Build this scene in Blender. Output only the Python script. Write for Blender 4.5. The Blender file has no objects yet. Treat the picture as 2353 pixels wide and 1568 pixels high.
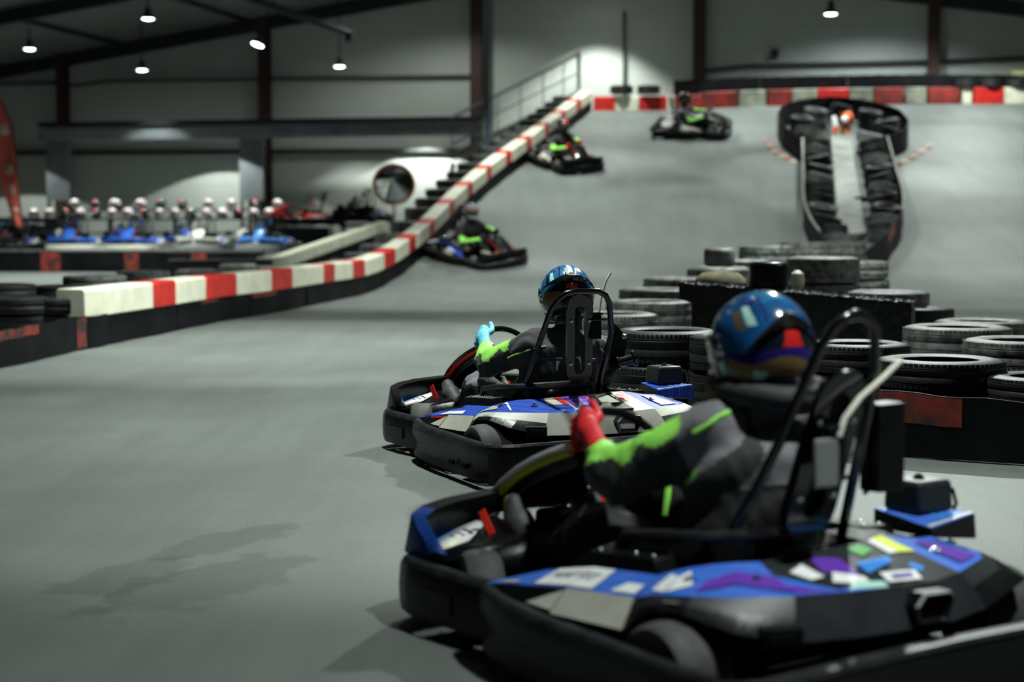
import bpy, bmesh, math, random
import numpy as np
from mathutils import Vector, Matrix
R = math.radians
random.seed(7)
scene = bpy.context.scene
col = scene.collection

# ------------------------------------------------------------------ helpers
def unit(v):
    v = np.asarray(v, float); n = np.linalg.norm(v)
    return v / n if n > 1e-12 else v

class MB:
    """collects geometry and links it as ONE mesh object"""
    def __init__(s):
        s.v = []; s.f = []; s.m = []
    def add(s, verts, faces, mi=0):
        o = len(s.v)
        s.v += [tuple(float(c) for c in p) for p in verts]
        for k, f in enumerate(faces):
            s.f.append(tuple(i + o for i in f))
            s.m.append(mi[k] if isinstance(mi, (list, tuple)) else mi)
        return s
    def box(s, c, size, mi=0, rot=None, taper=1.0):
        hx, hy, hz = [d / 2 for d in size]
        pts = []
        for z in (-hz, hz):
            k = taper if z > 0 else 1.0
            for x, y in ((-hx, -hy), (hx, -hy), (hx, hy), (-hx, hy)):
                pts.append(Vector((x * k, y * k, z)))
        if rot is not None:
            M = rot if isinstance(rot, Matrix) else Matrix.Rotation(rot, 3, 'Z')
            pts = [M @ p for p in pts]
        c = Vector(c)
        s.add([p + c for p in pts], [(3, 2, 1, 0), (4, 5, 6, 7), (0, 1, 5, 4), (1, 2, 6, 5), (2, 3, 7, 6), (3, 0, 4, 7)], mi)
        return s
    def tube(s, path, r, n=10, mi=0, closed=False, caps=True):
        P = [np.asarray(p, float) for p in path]; N = len(P)
        rs = r if isinstance(r, (list, tuple)) else [r] * N
        T = []
        for i in range(N):
            a = P[i - 1] if (i > 0 or closed) else P[i]
            b = P[(i + 1) % N] if (i < N - 1 or closed) else P[i]
            T.append(unit(b - a))
        up = np.array([0, 0, 1.0]) if abs(T[0][2]) < .9 else np.array([1.0, 0, 0])
        u = unit(np.cross(T[0], up)); verts = []
        for i in range(N):
            u = unit(u - T[i] * (u @ T[i])); w = np.cross(T[i], u)
            for k in range(n):
                a = 2 * math.pi * k / n
                verts.append(P[i] + rs[i] * (math.cos(a) * u + math.sin(a) * w))
        F = []
        for i in range(N if closed else N - 1):
            j = (i + 1) % N
            for k in range(n):
                l = (k + 1) % n
                F.append((i * n + k, i * n + l, j * n + l, j * n + k))
        if caps and not closed:
            F.append(tuple(range(n - 1, -1, -1))); F.append(tuple((N - 1) * n + k for k in range(n)))
        return s.add(verts, F, mi)
    def lathe(s, prof, c, axis=(0, 0, 1), n=32, mi=0, closed=False):
        ax = unit(axis); up = np.array([0, 0, 1.0]) if abs(ax[2]) < .9 else np.array([1.0, 0, 0])
        u = unit(np.cross(up, ax)); w = np.cross(ax, u); c = np.asarray(c, float)
        verts = []; m = len(prof)
        for k in range(n):
            a = 2 * math.pi * k / n; d = math.cos(a) * u + math.sin(a) * w
            for (r, h) in prof: verts.append(c + r * d + h * ax)
        F = []; mm = []
        for k in range(n):
            l = (k + 1) % n
            for j in range(m if closed else m - 1):
                jj = (j + 1) % m
                F.append((k * m + j, l * m + j, l * m + jj, k * m + jj))
                mm.append(mi[j % len(mi)] if isinstance(mi, (list, tuple)) else mi)
        return s.add(verts, F, mm)
    def cyl(s, a, b, r, n=16, mi=0, r2=None):
        return s.tube([a, b], [r, r if r2 is None else r2], n, mi)
    def strips(s, rows, mi=0):
        """rows: equal length polylines; quads between them. mi: int or list per band"""
        n = len(rows[0]); verts = [p for r_ in rows for p in r_]; F = []; mm = []
        for i in range(len(rows) - 1):
            for k in range(n - 1):
                F.append((i * n + k, i * n + k + 1, (i + 1) * n + k + 1, (i + 1) * n + k))
                q = mi[i] if isinstance(mi, (list, tuple)) else mi
                mm.append(q[k] if isinstance(q, (list, tuple)) else q)
        return s.add(verts, F, mm)
    def poly(s, pts, mi=0):
        return s.add(pts, [tuple(range(len(pts)))], mi)
    def prism(s, pts, d, mi=0):
        """polygon extruded by vector d"""
        d = np.asarray(d, float); n = len(pts); P = [np.asarray(p, float) for p in pts]
        F = [tuple(range(n - 1, -1, -1)), tuple(range(n, 2 * n))]
        F += [(i, (i + 1) % n, n + (i + 1) % n, n + i) for i in range(n)]
        return s.add(P + [p + d for p in P], F, mi)
    def sweep(s, path, prof, mi=0, closed=False, z0=None, caps=True):
        """prof: (offset to the left of the path, z) closed loop, swept along xy path; z0: base height per point"""
        P = [np.asarray(p[:2], float) for p in path]; N = len(P); m = len(prof); verts = []
        for i in range(N):
            a = P[i - 1] if (i > 0 or closed) else P[i]; b = P[(i + 1) % N] if (i < N - 1 or closed) else P[i]
            t1 = unit(P[i] - a) if (i > 0 or closed) else unit(b - P[i])
            t2 = unit(b - P[i]) if (i < N - 1 or closed) else t1
            t = unit(t1 + t2); nr = np.array([-t[1], t[0]]); k = 1 / max(.5, float(t @ t1))
            zb = 0 if z0 is None else z0[i]
            pf = prof[i] if isinstance(prof[0], list) else prof
            for (o, z) in pf: verts.append((P[i][0] + nr[0] * o * k, P[i][1] + nr[1] * o * k, z + zb))
        m = len(prof[0]) if isinstance(prof[0], list) else m
        F = []
        for i in range(N if closed else N - 1):
            j = (i + 1) % N
            for k in range(m):
                l = (k + 1) % m
                F.append((i * m + k, j * m + k, j * m + l, i * m + l))
        if isinstance(mi, (list, tuple)):
            mi = [mi[q % m] for q in range(len(F))] + [mi[0]] * (2 if caps and not closed else 0)
        if caps and not closed:
            F.append(tuple(range(m))); F.append(tuple((N - 1) * m + k for k in range(m - 1, -1, -1)))
        return s.add(verts, F, mi)
    def build(s, name, mats, parent=None, bevel=0, solid=0, angle=35, segs=2, fix=True, sub=0):
        me = bpy.data.meshes.new(name)
        me.from_pydata(s.v, [], s.f)
        if not isinstance(mats, (list, tuple)): mats = [mats]
        for m in mats: me.materials.append(m)
        me.polygons.foreach_set('material_index', s.m)
        if fix:
            bm = bmesh.new(); bm.from_mesh(me); bmesh.ops.recalc_face_normals(bm, faces=bm.faces); bm.to_mesh(me); bm.free()
        me.shade_smooth()
        me.set_sharp_from_angle(angle=R(angle))
        o = bpy.data.objects.new(name, me); col.objects.link(o)
        if parent is not None: o.parent = parent
        if solid:
            md = o.modifiers.new('thick', 'SOLIDIFY'); md.thickness = solid; md.offset = 0
        if bevel:
            md = o.modifiers.new('bevel', 'BEVEL'); md.width = bevel; md.segments = segs; md.limit_method = 'ANGLE'; md.angle_limit = R(30)
        if sub:
            md = o.modifiers.new('sub', 'SUBSURF'); md.levels = sub; md.render_levels = sub
        return o

def tag(o, label=None, cat=None, group=None, kind=None):
    if label: o['label'] = label
    if cat: o['category'] = cat
    if group: o['group'] = group
    if kind: o['kind'] = kind
    return o
def struct(o, label=None):
    o['kind'] = 'structure'
    if label: o['label'] = label
    return o
def empty(name, loc=(0, 0, 0), rz=0.0, rx=0.0, ry=0.0):
    o = bpy.data.objects.new(name, None); col.objects.link(o)
    o.location = loc; o.rotation_euler = (rx, ry, rz); o.empty_display_size = .1
    return o
def copy_tree(o, parent=None, swap=None):
    """copy of a thing with copies of its parts and sub-parts (mesh data shared)"""
    c = o.copy(); col.objects.link(c)
    if parent is not None: c.parent = parent
    if swap and c.type == 'MESH':
        for i, ms in enumerate(c.material_slots):
            nm = ms.material.name if ms.material else ''
            if nm in swap: ms.link = 'OBJECT'; ms.material = swap[nm]
    for ch in list(o.children): copy_tree(ch, c, swap)
    return c

# ------------------------------------------------------------------ materials
MATS = {}
def mat(name, rgb, rough=.5, metal=0.0, spec=.5, var=0.0, vscale=8.0, bump=0.0, bscale=60.0, coat=0.0, rgb2=None, sheen=0.0):
    if name in MATS: return MATS[name]
    m = bpy.data.materials.new(name); m.use_nodes = True
    nt = m.node_tree; b = nt.nodes['Principled BSDF']
    b.inputs['Base Color'].default_value = (*rgb, 1); b.inputs['Roughness'].default_value = rough
    b.inputs['Metallic'].default_value = metal
    b.inputs['Specular IOR Level'].default_value = spec
    if coat: b.inputs['Coat Weight'].default_value = coat; b.inputs['Coat Roughness'].default_value = .08
    if sheen: b.inputs['Sheen Weight'].default_value = sheen
    if var or rgb2 or bump:
        tc = nt.nodes.new('ShaderNodeTexCoord')
    if var or rgb2:
        n = nt.nodes.new('ShaderNodeTexNoise'); n.inputs['Scale'].default_value = vscale; n.inputs['Detail'].default_value = 6
        nt.links.new(tc.outputs['Object'], n.inputs['Vector'])
        rp = nt.nodes.new('ShaderNodeValToRGB'); rp.color_ramp.elements[0].position = .35; rp.color_ramp.elements[1].position = .65
        a = rgb2 if rgb2 else [c * (1 - var) for c in rgb]
        z = rgb if rgb2 else [min(1, c * (1 + var)) for c in rgb]
        rp.color_ramp.elements[0].color = (*a, 1); rp.color_ramp.elements[1].color = (*z, 1)
        nt.links.new(n.outputs['Fac'], rp.inputs['Fac']); nt.links.new(rp.outputs['Color'], b.inputs['Base Color'])
    if bump:
        n2 = nt.nodes.new('ShaderNodeTexNoise'); n2.inputs['Scale'].default_value = bscale; n2.inputs['Detail'].default_value = 5
        nt.links.new(tc.outputs['Object'], n2.inputs['Vector'])
        bp = nt.nodes.new('ShaderNodeBump'); bp.inputs['Strength'].default_value = bump; bp.inputs['Distance'].default_value = .01
        nt.links.new(n2.outputs['Fac'], bp.inputs['Height']); nt.links.new(bp.outputs['Normal'], b.inputs['Normal'])
    MATS[name] = m
    return m
def livery(name, c1, c2, c3, scale=9.0, ang=.6, rough=.46):
    """printed sticker foil: diagonal stripes of three colours"""
    m = bpy.data.materials.new(name); m.use_nodes = True; nt = m.node_tree; b = nt.nodes['Principled BSDF']
    b.inputs['Roughness'].default_value = rough; b.inputs['Specular IOR Level'].default_value = .15
    tc = nt.nodes.new('ShaderNodeTexCoord'); mp = nt.nodes.new('ShaderNodeMapping'); mp.inputs['Rotation'].default_value = (0, 0, ang)
    nt.links.new(tc.outputs['Object'], mp.inputs['Vector'])
    w = nt.nodes.new('ShaderNodeTexWave'); w.inputs['Scale'].default_value = scale; w.inputs['Distortion'].default_value = 2.5
    w.inputs['Detail'].default_value = 1; w.inputs['Detail Scale'].default_value = .4
    nt.links.new(mp.outputs['Vector'], w.inputs['Vector'])
    rp = nt.nodes.new('ShaderNodeValToRGB'); e = rp.color_ramp.elements; rp.color_ramp.interpolation = 'CONSTANT'
    e[0].position = 0; e[0].color = (*c1, 1); e[1].position = .5; e[1].color = (*c2, 1)
    x = e.new(.8); x.color = (*c3, 1); x = e.new(.87); x.color = (*c1, 1)
    nt.links.new(w.outputs['Fac'], rp.inputs['Fac']); nt.links.new(rp.outputs['Color'], b.inputs['Base Color'])
    MATS[name] = m
    return m
def emit(name, rgb, s):
    m = bpy.data.materials.new(name); m.use_nodes = True; nt = m.node_tree; b = nt.nodes['Principled BSDF']
    b.inputs['Base Color'].default_value = (*rgb, 1); b.inputs['Emission Color'].default_value = (*rgb, 1); b.inputs['Emission Strength'].default_value = s
    MATS[name] = m
    return m

M = {}
M['black_plastic'] = mat('black_plastic', (.0045, .005, .006), .34, spec=.22, var=.3, vscale=14, bump=.12, bscale=55)
M['bumper'] = mat('bumper_plastic', (.005, .0055, .0065), .38, spec=.2, var=.35, vscale=9, bump=.2, bscale=45)
M['edge_sheen'] = mat('edge_sheen_plastic', (.022, .023, .026), .34, spec=.5, var=.4, vscale=16, bump=.2, bscale=45)  # paler tone paints the gloss sheen onto bumper top lips and seat rim
M['matt_black'] = mat('matt_black', (.004, .004, .005), .7, spec=.15)
M['nose_blue'] = livery('dark_blue_livery', (.006, .03, .17), (.01, .05, .27), (.02, .10, .42), 16.0, .5)
M['gloss_black'] = mat('gloss_black', (.006, .006, .007), .14, coat=.5)
M['dark_grey'] = mat('dark_grey_plastic', (.020, .0225, .027), .42, spec=.25, var=.2, vscale=10)
M['grey'] = mat('grey_plastic', (.22, .23, .24), .45)
M['steel'] = mat('steel', (.55, .56, .57), .25, metal=1)
M['chrome'] = mat('chrome', (.8, .8, .8), .12, metal=1)
M['slick'] = mat('slick_rubber', (.055, .055, .055), .7, var=.2, vscale=30)
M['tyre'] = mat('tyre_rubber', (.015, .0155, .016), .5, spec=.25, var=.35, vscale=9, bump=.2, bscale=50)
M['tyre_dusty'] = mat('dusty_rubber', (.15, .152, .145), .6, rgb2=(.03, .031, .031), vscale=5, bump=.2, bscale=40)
M['belt'] = mat('conveyor_belt', (.0045, .0047, .006), .6, spec=.12, var=.5, vscale=3.2, bump=.25, bscale=20)
M['belt_red'] = mat('red_painted_belt', (.30, .025, .012), .55, rgb2=(.02, .016, .016), vscale=6.5)
M['white_panel'] = mat('white_panel', (.58, .57, .51), .42, spec=.25, var=.08, vscale=12)
M['off_white'] = mat('dirty_white_panel', (.46, .45, .38), .5, spec=.2, var=.12, vscale=9)
M['white'] = mat('white_sticker', (.85, .86, .87), .35)
M['teal'] = mat('pale_teal', (.45, .75, .68), .3)
M['red'] = mat('red_paint', (.62, .015, .012), .35)
M['pedal_red'] = mat('pedal_red', (.75, .03, .015), .3)
M['yellow'] = mat('fluo_yellow', (.75, .8, .04), .4)
M['orange'] = mat('orange', (.9, .2, .03), .45, rgb2=(.7, .06, .02), vscale=7)
M['purple'] = mat('purple_sticker', (.13, .04, .42), .3)
M['blue'] = mat('blue_sticker', (.02, .10, .48), .3)
M['light_blue'] = mat('light_blue_sticker', (.06, .28, .80), .3)
M['livery_white'] = livery('blue_purple_livery', (.015, .07, .42), (.05, .03, .36), (.12, .3, .85), 5.0, .9)
M['livery_black'] = livery('blue_violet_livery', (.03, .16, .62), (.10, .05, .52), (.16, .38, .9), 4.0, 1.0)
M['graffiti'] = livery('sticker_collage', (.01, .01, .012), (.5, .55, .55), (.08, .3, .05), 14, .3)
M['green'] = mat('green_sticker', (.05, .35, .04), .4)
M['gold'] = mat('old_gold', (.20, .135, .05), .4, metal=.3)
M['helmet_blue'] = mat('helmet_blue', (.012, .10, .30), .2, coat=.6, var=.35, vscale=9)
M['helmet_light'] = mat('helmet_light_blue', (.02, .16, .36), .2, coat=.6)
M['helmet_dark'] = mat('helmet_dark', (.006, .012, .022), .15, coat=.6)
M['helmet_navy'] = mat('helmet_navy', (.022, .012, .15), .2, coat=.6)
M['helmet_white'] = mat('helmet_white', (.82, .83, .85), .2, coat=.6)
M['visor'] = mat('dark_visor', (.03, .035, .045), .08, spec=.8, coat=.5)
M['suit'] = mat('suit_charcoal', (.014, .014, .017), .75, var=.3, vscale=9, bump=.35, bscale=26, sheen=.25)
M['suit_grey'] = mat('suit_grey', (.165, .160, .185), .75, var=.2, vscale=9, bump=.35, bscale=24, sheen=.25)
M['suit_black'] = mat('suit_black', (.008, .008, .010), .75, var=.3, vscale=9, bump=.35, bscale=26)
M['lime'] = mat('suit_lime', (.34, .88, .12), .6, var=.15, vscale=12, bump=.35, bscale=24)
M['glove_red'] = mat('glove_red', (.75, .02, .03), .6, var=.15, vscale=30, bump=.2, bscale=90)
M['glove_blue'] = mat('glove_blue', (.14, .56, .76), .6, var=.15, vscale=30, bump=.2, bscale=90)
M['glove_black'] = mat('glove_black', (.02, .02, .02), .6)
M['shoe'] = mat('shoe_grey', (.055, .055, .06), .6, var=.25, vscale=22, bump=.2, bscale=80)
M['sole'] = mat('gum_sole', (.42, .28, .12), .6)
M['collar'] = mat('neck_brace_foam', (.03, .03, .034), .7, var=.3, vscale=14, bump=.3, bscale=40)
M['cable'] = mat('cable_white', (.85, .83, .74), .5)

# ------------------------------------------------------------------ implicit surfaces (surface nets)
def surf_net(fn, lo, hi, h):
    lo = np.asarray(lo, float); hi = np.asarray(hi, float)
    n = np.ceil((hi - lo) / h).astype(int) + 1
    ax = [lo[i] + h * np.arange(n[i]) for i in range(3)]
    G = np.stack(np.meshgrid(*ax, indexing='ij'), -1)
    V = fn(G.reshape(-1, 3)).reshape(n)
    c = [s - 1 for s in n]
    acc = np.zeros((*c, 3)); cnt = np.zeros(c)
    idx = np.stack(np.meshgrid(*[np.arange(k) for k in c], indexing='ij'), -1).astype(float)
    corners = [(i, j, k) for i in (0, 1) for j in (0, 1) for k in (0, 1)]
    def sub(o): return V[o[0]:o[0] + c[0], o[1]:o[1] + c[1], o[2]:o[2] + c[2]]
    for a in corners:
        for d in range(3):
            if a[d] == 0:
                b = list(a); b[d] = 1
                va, vb = sub(a), sub(b); m = (va < 0) != (vb < 0)
                t = np.where(m, va / np.where(m, va - vb, 1), 0)
                p = idx + np.array(a); p = p.copy(); p[..., d] += t
                acc += p * m[..., None]; cnt += m
    used = cnt > 0
    ids = -np.ones(c, int); ids[used] = np.arange(used.sum())
    verts = lo + h * (acc[used] / cnt[used][:, None])
    faces = []
    for d in range(3):
        e, f = [(1, 2), (2, 0), (0, 1)][d]
        sl0 = [slice(None)] * 3; sl1 = [slice(None)] * 3; sl0[d] = slice(0, n[d] - 1); sl1[d] = slice(1, n[d])
        a = V[tuple(sl0)] < 0; b = V[tuple(sl1)] < 0
        I = np.argwhere(a != b)
        if len(I) == 0: continue
        ok = (I[:, e] > 0) & (I[:, f] > 0) & (I[:, e] < n[e] - 1) & (I[:, f] < n[f] - 1); I = I[ok]
        q = []
        for (de, df) in ((-1, -1), (0, -1), (0, 0), (-1, 0)):
            J = I.copy(); J[:, e] += de; J[:, f] += df; q.append(ids[J[:, 0], J[:, 1], J[:, 2]])
        q = np.stack(q, 1); flip = ~a[I[:, 0], I[:, 1], I[:, 2]]
        q[flip] = q[flip][:, ::-1]; faces.append(q)
    return verts, np.concatenate(faces)

def sd_cap(p, a, b, r1, r2, sc=None):
    a = np.asarray(a, float); b = np.asarray(b, float)
    if sc is not None:
        sc = np.asarray(sc, float); p = p / sc; a = a / sc; b = b / sc
    ab = b - a; t = np.clip(((p - a) @ ab) / max(ab @ ab, 1e-9), 0, 1)
    return np.linalg.norm(p - a - t[:, None] * ab, axis=1) - (r1 + (r2 - r1) * t)
def sd_ell(p, c, r):
    q = (p - np.asarray(c, float)) / np.asarray(r, float); k = np.linalg.norm(q, axis=1)
    return (k - 1) * min(r)
def smin(a, b, k):
    h = np.clip(.5 + .5 * (b - a) / k, 0, 1)
    return b + (a - b) * h - k * h * (1 - h)
def net_obj(name, fn, lo, hi, h, mats, region=None, parent=None, smooth=2):
    v, f = surf_net(fn, lo, hi, h)
    me = bpy.data.meshes.new(name); me.from_pydata(v.tolist(), [], f.tolist())
    for m in (mats if isinstance(mats, (list, tuple)) else [mats]): me.materials.append(m)
    if smooth:
        bm = bmesh.new(); bm.from_mesh(me)
        for _ in range(smooth): bmesh.ops.smooth_vert(bm, verts=bm.verts, factor=.5, use_axis_x=True, use_axis_y=True, use_axis_z=True)
        bm.to_mesh(me); bm.free()
    if region is not None:
        n = len(me.polygons); cc = np.empty(n * 3); nn = np.empty(n * 3)
        me.polygons.foreach_get('center', cc); me.polygons.foreach_get('normal', nn)
        me.polygons.foreach_set('material_index', region(cc.reshape(-1, 3), nn.reshape(-1, 3)).astype(np.int32))
    me.shade_smooth()
    o = bpy.data.objects.new(name, me); col.objects.link(o)
    if parent is not None: o.parent = parent
    return o
# ------------------------------------------------------------------ the kart  (x forward, y left, z up; origin on the floor between the axles)
def mir(pts): return [(p[0], -p[1], p[2]) for p in pts]
def on(q, u, v, lift=.0025):
    """point at (u, v) of the facet q = [p00, p10, p11, p01], lifted off it"""
    q = [np.asarray(p, float) for p in q]
    p = (1 - u) * (1 - v) * q[0] + u * (1 - v) * q[1] + u * v * q[2] + (1 - u) * v * q[3]
    n = np.cross(q[1] - q[0], q[3] - q[0]); n = unit(n); n = n if n[2] > 0 else -n
    return p + n * lift
def decal(mb, q, uv, mi, lift=.0025):
    mb.poly([on(q, u, v, lift) for u, v in uv], mi)
def scribble(mb, q, u0, u1, v0, v1, n, mi, lift=.004, seed=1):
    """a row of small letter strokes, unreadable as in the photo"""
    rn = random.Random(seed); w = (u1 - u0) / n
    for i in range(n):
        a = u0 + i * w; b = a + w * .62
        k = rn.random(); t = .18 * w; hv = (v1 - v0)
        decal(mb, q, [(a, v0), (a + t, v0), (a + t, v1), (a, v1)], mi, lift)
        if k < .7: decal(mb, q, [(a, v1 - hv * .22), (b, v1 - hv * .22), (b, v1), (a, v1)], mi, lift)
        if k > .3: decal(mb, q, [(a, v0), (b, v0), (b, v0 + hv * .22), (a, v0 + hv * .22)], mi, lift)
        if k > .5: decal(mb, q, [(b - t, v0), (b, v0), (b, v0 + hv * .7), (b - t, v0 + hv * .7)], mi, lift)

NOSE_L = [(.32, .553), (.40, .562), (.48, .568), (.60, .572), (.74, .575), (.83, .55), (.90, .47), (.95, .34), (.975, .18), (.98, 0)]
SIDE_L = [(-.79, .705), (-.70, .725), (-.51, .715), (-.33, .70), (-.16, .695), (.09, .665), (.22, .635), (.31, .60), (.345, .572)]
REAR = [(-.80, .702), (-.83, .675), (-.845, .62), (-.84, .50), (-.825, .27), (-.815, 0), (-.825, -.27), (-.84, -.50), (-.845, -.62), (-.83, -.675), (-.80, -.702)]

def make_wheel(r, w, parent, loc, steer=0.0, rot=0.0):
    rr = .055
    prof = [(rr, -w / 2 + .012), (rr + .012, -w / 2 + .004), (r * .72, -w / 2), (r * .9, -w / 2 + .006), (r * .975, -w / 2 + .022), (r, -w / 2 + .045),
            (r * 1.004, 0), (r, w / 2 - .045), (r * .975, w / 2 - .022), (r * .9, w / 2 - .006), (r * .72, w / 2), (rr + .012, w / 2 - .004), (rr, w / 2 - .012)]
    mb = MB(); mb.lathe(prof, (0, 0, 0), (0, 1, 0), 48, 0, closed=True)
    t = mb.build('wheel', [M['slick']], parent, angle=40)
    t.location = loc; t.rotation_euler = (0, 0, steer)
    h = MB(); h.lathe([(.0, -w * .42), (.03, -w * .42), (.034, -w * .3), (.05, -w * .38), (rr + .004, -w * .46), (rr + .004, w * .46), (.05, w * .38), (.034, w * .3), (.03, w * .42), (0, w * .42)], (0, 0, 0), (0, 1, 0), 24, 0)
    for k in range(3):
        a = k * 2.094
        h.cyl((math.cos(a) * .04, -w * .40, math.sin(a) * .04), (math.cos(a) * .04, w * .40, math.sin(a) * .04), .005, 6)
    hb = h.build('hub', [M['steel']], t, angle=40)
    return t

def make_kart(label, st, cat='go-kart', group=None, steer=R(-23)):
    root = empty('go_kart'); tag(root, label, cat, group)
    P = root
    top, band, cover = st['top'], st['band'], st['cover']
    # --- bumpers
    pr = [(0, .04), (-.006, .07), (-.008, .12), (-.003, .185), (.008, .205), (.022, .212), (.036, .208), (.044, .19), (.04, .10), (.03, .04)]
    nose = NOSE_L + [(x, -y) for x, y in NOSE_L[-2::-1]]
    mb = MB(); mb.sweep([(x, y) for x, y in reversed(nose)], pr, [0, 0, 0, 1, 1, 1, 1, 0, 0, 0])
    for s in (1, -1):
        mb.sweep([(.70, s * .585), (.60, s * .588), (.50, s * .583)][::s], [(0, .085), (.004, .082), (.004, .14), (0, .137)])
    mb.build('nose_bumper', [M['bumper'], M['edge_sheen']], P, angle=50)
    for s in (1, -1):
        pth = [(x, s * y) for x, y in SIDE_L]
        if s > 0: pth = pth[::-1]
        top_z = {}
        prof = []
        n = len(pth)
        for i in range(n):
            k = i / (n - 1) if s > 0 else 1 - i / (n - 1)       # 0 at the front end, 1 at the rear corner
            bz = .016 * math.sin(k * 6.0)                      # bulges like the moulded part
            prof.append([(0, .035), (.010 + bz * .3, .07), (.014, .10), (-.002 - bz * .5, .15), (-.004, .185), (.006, .208), (.022, .216), (.036, .21), (.042, .19), (.036, .10), (.026, .035)])
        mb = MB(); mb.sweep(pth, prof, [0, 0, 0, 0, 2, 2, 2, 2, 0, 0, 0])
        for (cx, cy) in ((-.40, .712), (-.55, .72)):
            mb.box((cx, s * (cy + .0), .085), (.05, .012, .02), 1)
        mb.build('side_bumper', [M['bumper'], M['matt_black'], M['edge_sheen']], P, angle=50)
    mb = MB()
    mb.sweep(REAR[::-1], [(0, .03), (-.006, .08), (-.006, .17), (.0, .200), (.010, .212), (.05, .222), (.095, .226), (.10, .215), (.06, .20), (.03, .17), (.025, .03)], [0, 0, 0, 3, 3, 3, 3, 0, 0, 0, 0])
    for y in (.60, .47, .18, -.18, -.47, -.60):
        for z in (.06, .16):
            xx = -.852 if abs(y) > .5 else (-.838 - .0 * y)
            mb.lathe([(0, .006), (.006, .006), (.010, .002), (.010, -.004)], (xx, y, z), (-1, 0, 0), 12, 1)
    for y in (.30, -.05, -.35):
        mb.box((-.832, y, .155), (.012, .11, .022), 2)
    mb.build('rear_bumper', [M['bumper'], M['dark_grey'], M['matt_black'], M['edge_sheen']], P, angle=50)
    # --- chassis: floor tray and tubes
    mb = MB()
    mb.prism([(.80, .30, .045), (.80, -.30, .045), (.45, -.36, .045), (-.30, -.38, .045), (-.66, -.30, .045), (-.66, .30, .045), (-.30, .38, .045), (.45, .36, .045)], (0, 0, .012))
    for s in (1, -1):
        mb.tube([(.90, s * .2, .08), (.82, s * .30, .085), (.55, s * .33, .085), (.1, s * .36, .085), (-.25, s * .33, .085), (-.66, s * .31, .10), (-.80, s * .30, .11)], .016, 10)
        mb.tube([(.30, s * .34, .10), (.20, s * .50, .10), (.10, s * .62, .10), (-.20, s * .64, .10), (-.30, s * .52, .10), (-.33, s * .34, .10)], .012, 8)
        mb.cyl((.506, s * .30, .12), (.506, s * .46, .13), .016, 10)
    mb.cyl((-.506, -.62, .13), (-.506, .62, .13), .02, 14)
    mb.cyl((.30, -.35, .085), (.30, .35, .085), .014, 8)
    mb.cyl((.80, -.31, .085), (.80, .31, .085), .014, 8)
    mb.build('chassis', [M['matt_black']], P)
    # --- wheels
    make_wheel(.132, .12, P, (.515, .465, .132), steer); make_wheel(.132, .12, P, (.515, -.465, .132), steer)
    make_wheel(.135, .175, P, (-.506, .572, .135)); make_wheel(.135, .175, P, (-.506, -.572, .135))
    # --- nose fairing: a raised band round the front over a sloping deck
    mb = MB()
    yy = [.52, .515, .50, .44, .34, .18, 0, -.18, -.34, -.44, -.50, -.515, -.52]
    xx = [.70, .78, .85, .885, .91, .925, .93, .925, .91, .885, .85, .78, .70]
    zz = [.235, .285, .325, .34, .352, .362, .365, .362, .352, .34, .325, .285, .235]
    o_ = [(x + .015, y * 1.03, .208) if i in (0, 1, 2, 10, 11, 12) else (x + .03, y, z - .085) for i, (x, y, z) in enumerate(zip(xx, yy, zz))]
    t_ = [(x, y, z) for x, y, z in zip(xx, yy, zz)]
    i_ = [(x - .045, y * .955, z - .006) for x, y, z in zip(xx, yy, zz)]
    j_ = [(x - .05, y * .945, max(.222, z - (.105 if abs(y) > .3 else .065))) for x, y, z in zip(xx, yy, zz)]
    nm = [st['nose']] * 3 + [0] * 6 + [st['nose']] * 3
    mb.strips([o_, t_, i_, j_], [nm, nm, [0] * 12])
    D = [(.86, .51, .215), (.60, .525, .222), (.60, .19, .262), (.86, .19, .29)]
    for s in (1, -1):
        q = [(p[0], s * p[1], p[2]) for p in D]
        mb.poly([on(q, u, v, 0) for u, v in ((0, 0), (1, 0), (1, 1), (0, 1))], 0)
        decal(mb, q, [(.0, .02), (.28, .02), (.0, .50)], 2)
        decal(mb, q, [(.26, .02), (.34, .02), (.0, .60), (.0, .48)], 4, .003)
        decal(mb, q, [(.33, .02), (.52, .06), (.50, .46), (.16, .82), (.0, .80), (.0, .60)], 3)
        decal(mb, q, [(.42, .10), (.50, .12), (.48, .40), (.38, .34)], 5, .004)
        # the race number 01
        for (a, b, c, d) in ((.16, .34, .40, .42), (.16, .34, .49, .51), (.16, .18, .40, .51), (.32, .34, .40, .51), (.12, .36, .57, .60), (.30, .36, .545, .58)):
            decal(mb, q, [(a, c), (b, c), (b, d), (a, d)], 6, .005)
    mb.strips([[(.60, .50, .222), (.60, .16, .262), (.60, -.16, .262), (.60, -.50, .222)], [(.58, .49, .12), (.58, .16, .14), (.58, -.16, .14), (.58, -.49, .12)]], 0)
    mb.build('nose_fairing', [M['black_plastic'], M['nose_blue'], M['blue'], M['white'], M['light_blue'], st.get('accent', M['yellow']), M['matt_black']], P, solid=.006)
    # --- steering panel curving up from the nose to the wheel
    pf = [(.955, .30), (.92, .345), (.86, .39), (.78, .438), (.70, .475), (.60, .512), (.51, .54), (.47, .535)]
    mb = MB(); W = .125
    rows = []
    for y, dz in ((W + .012, -.055), (W, -.006), (W - .022, 0), (.07, .012), (0, .018), (-.07, .012), (-(W - .022), 0), (-W, -.006), (-W - .012, -.055)):
        rows.append([(x - (.02 if abs(dz) > .05 else 0), y, z + dz) for x, z in pf])
    mb.strips(rows, [0, 0, 0, 2, 2, 0, 0, 0])
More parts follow.
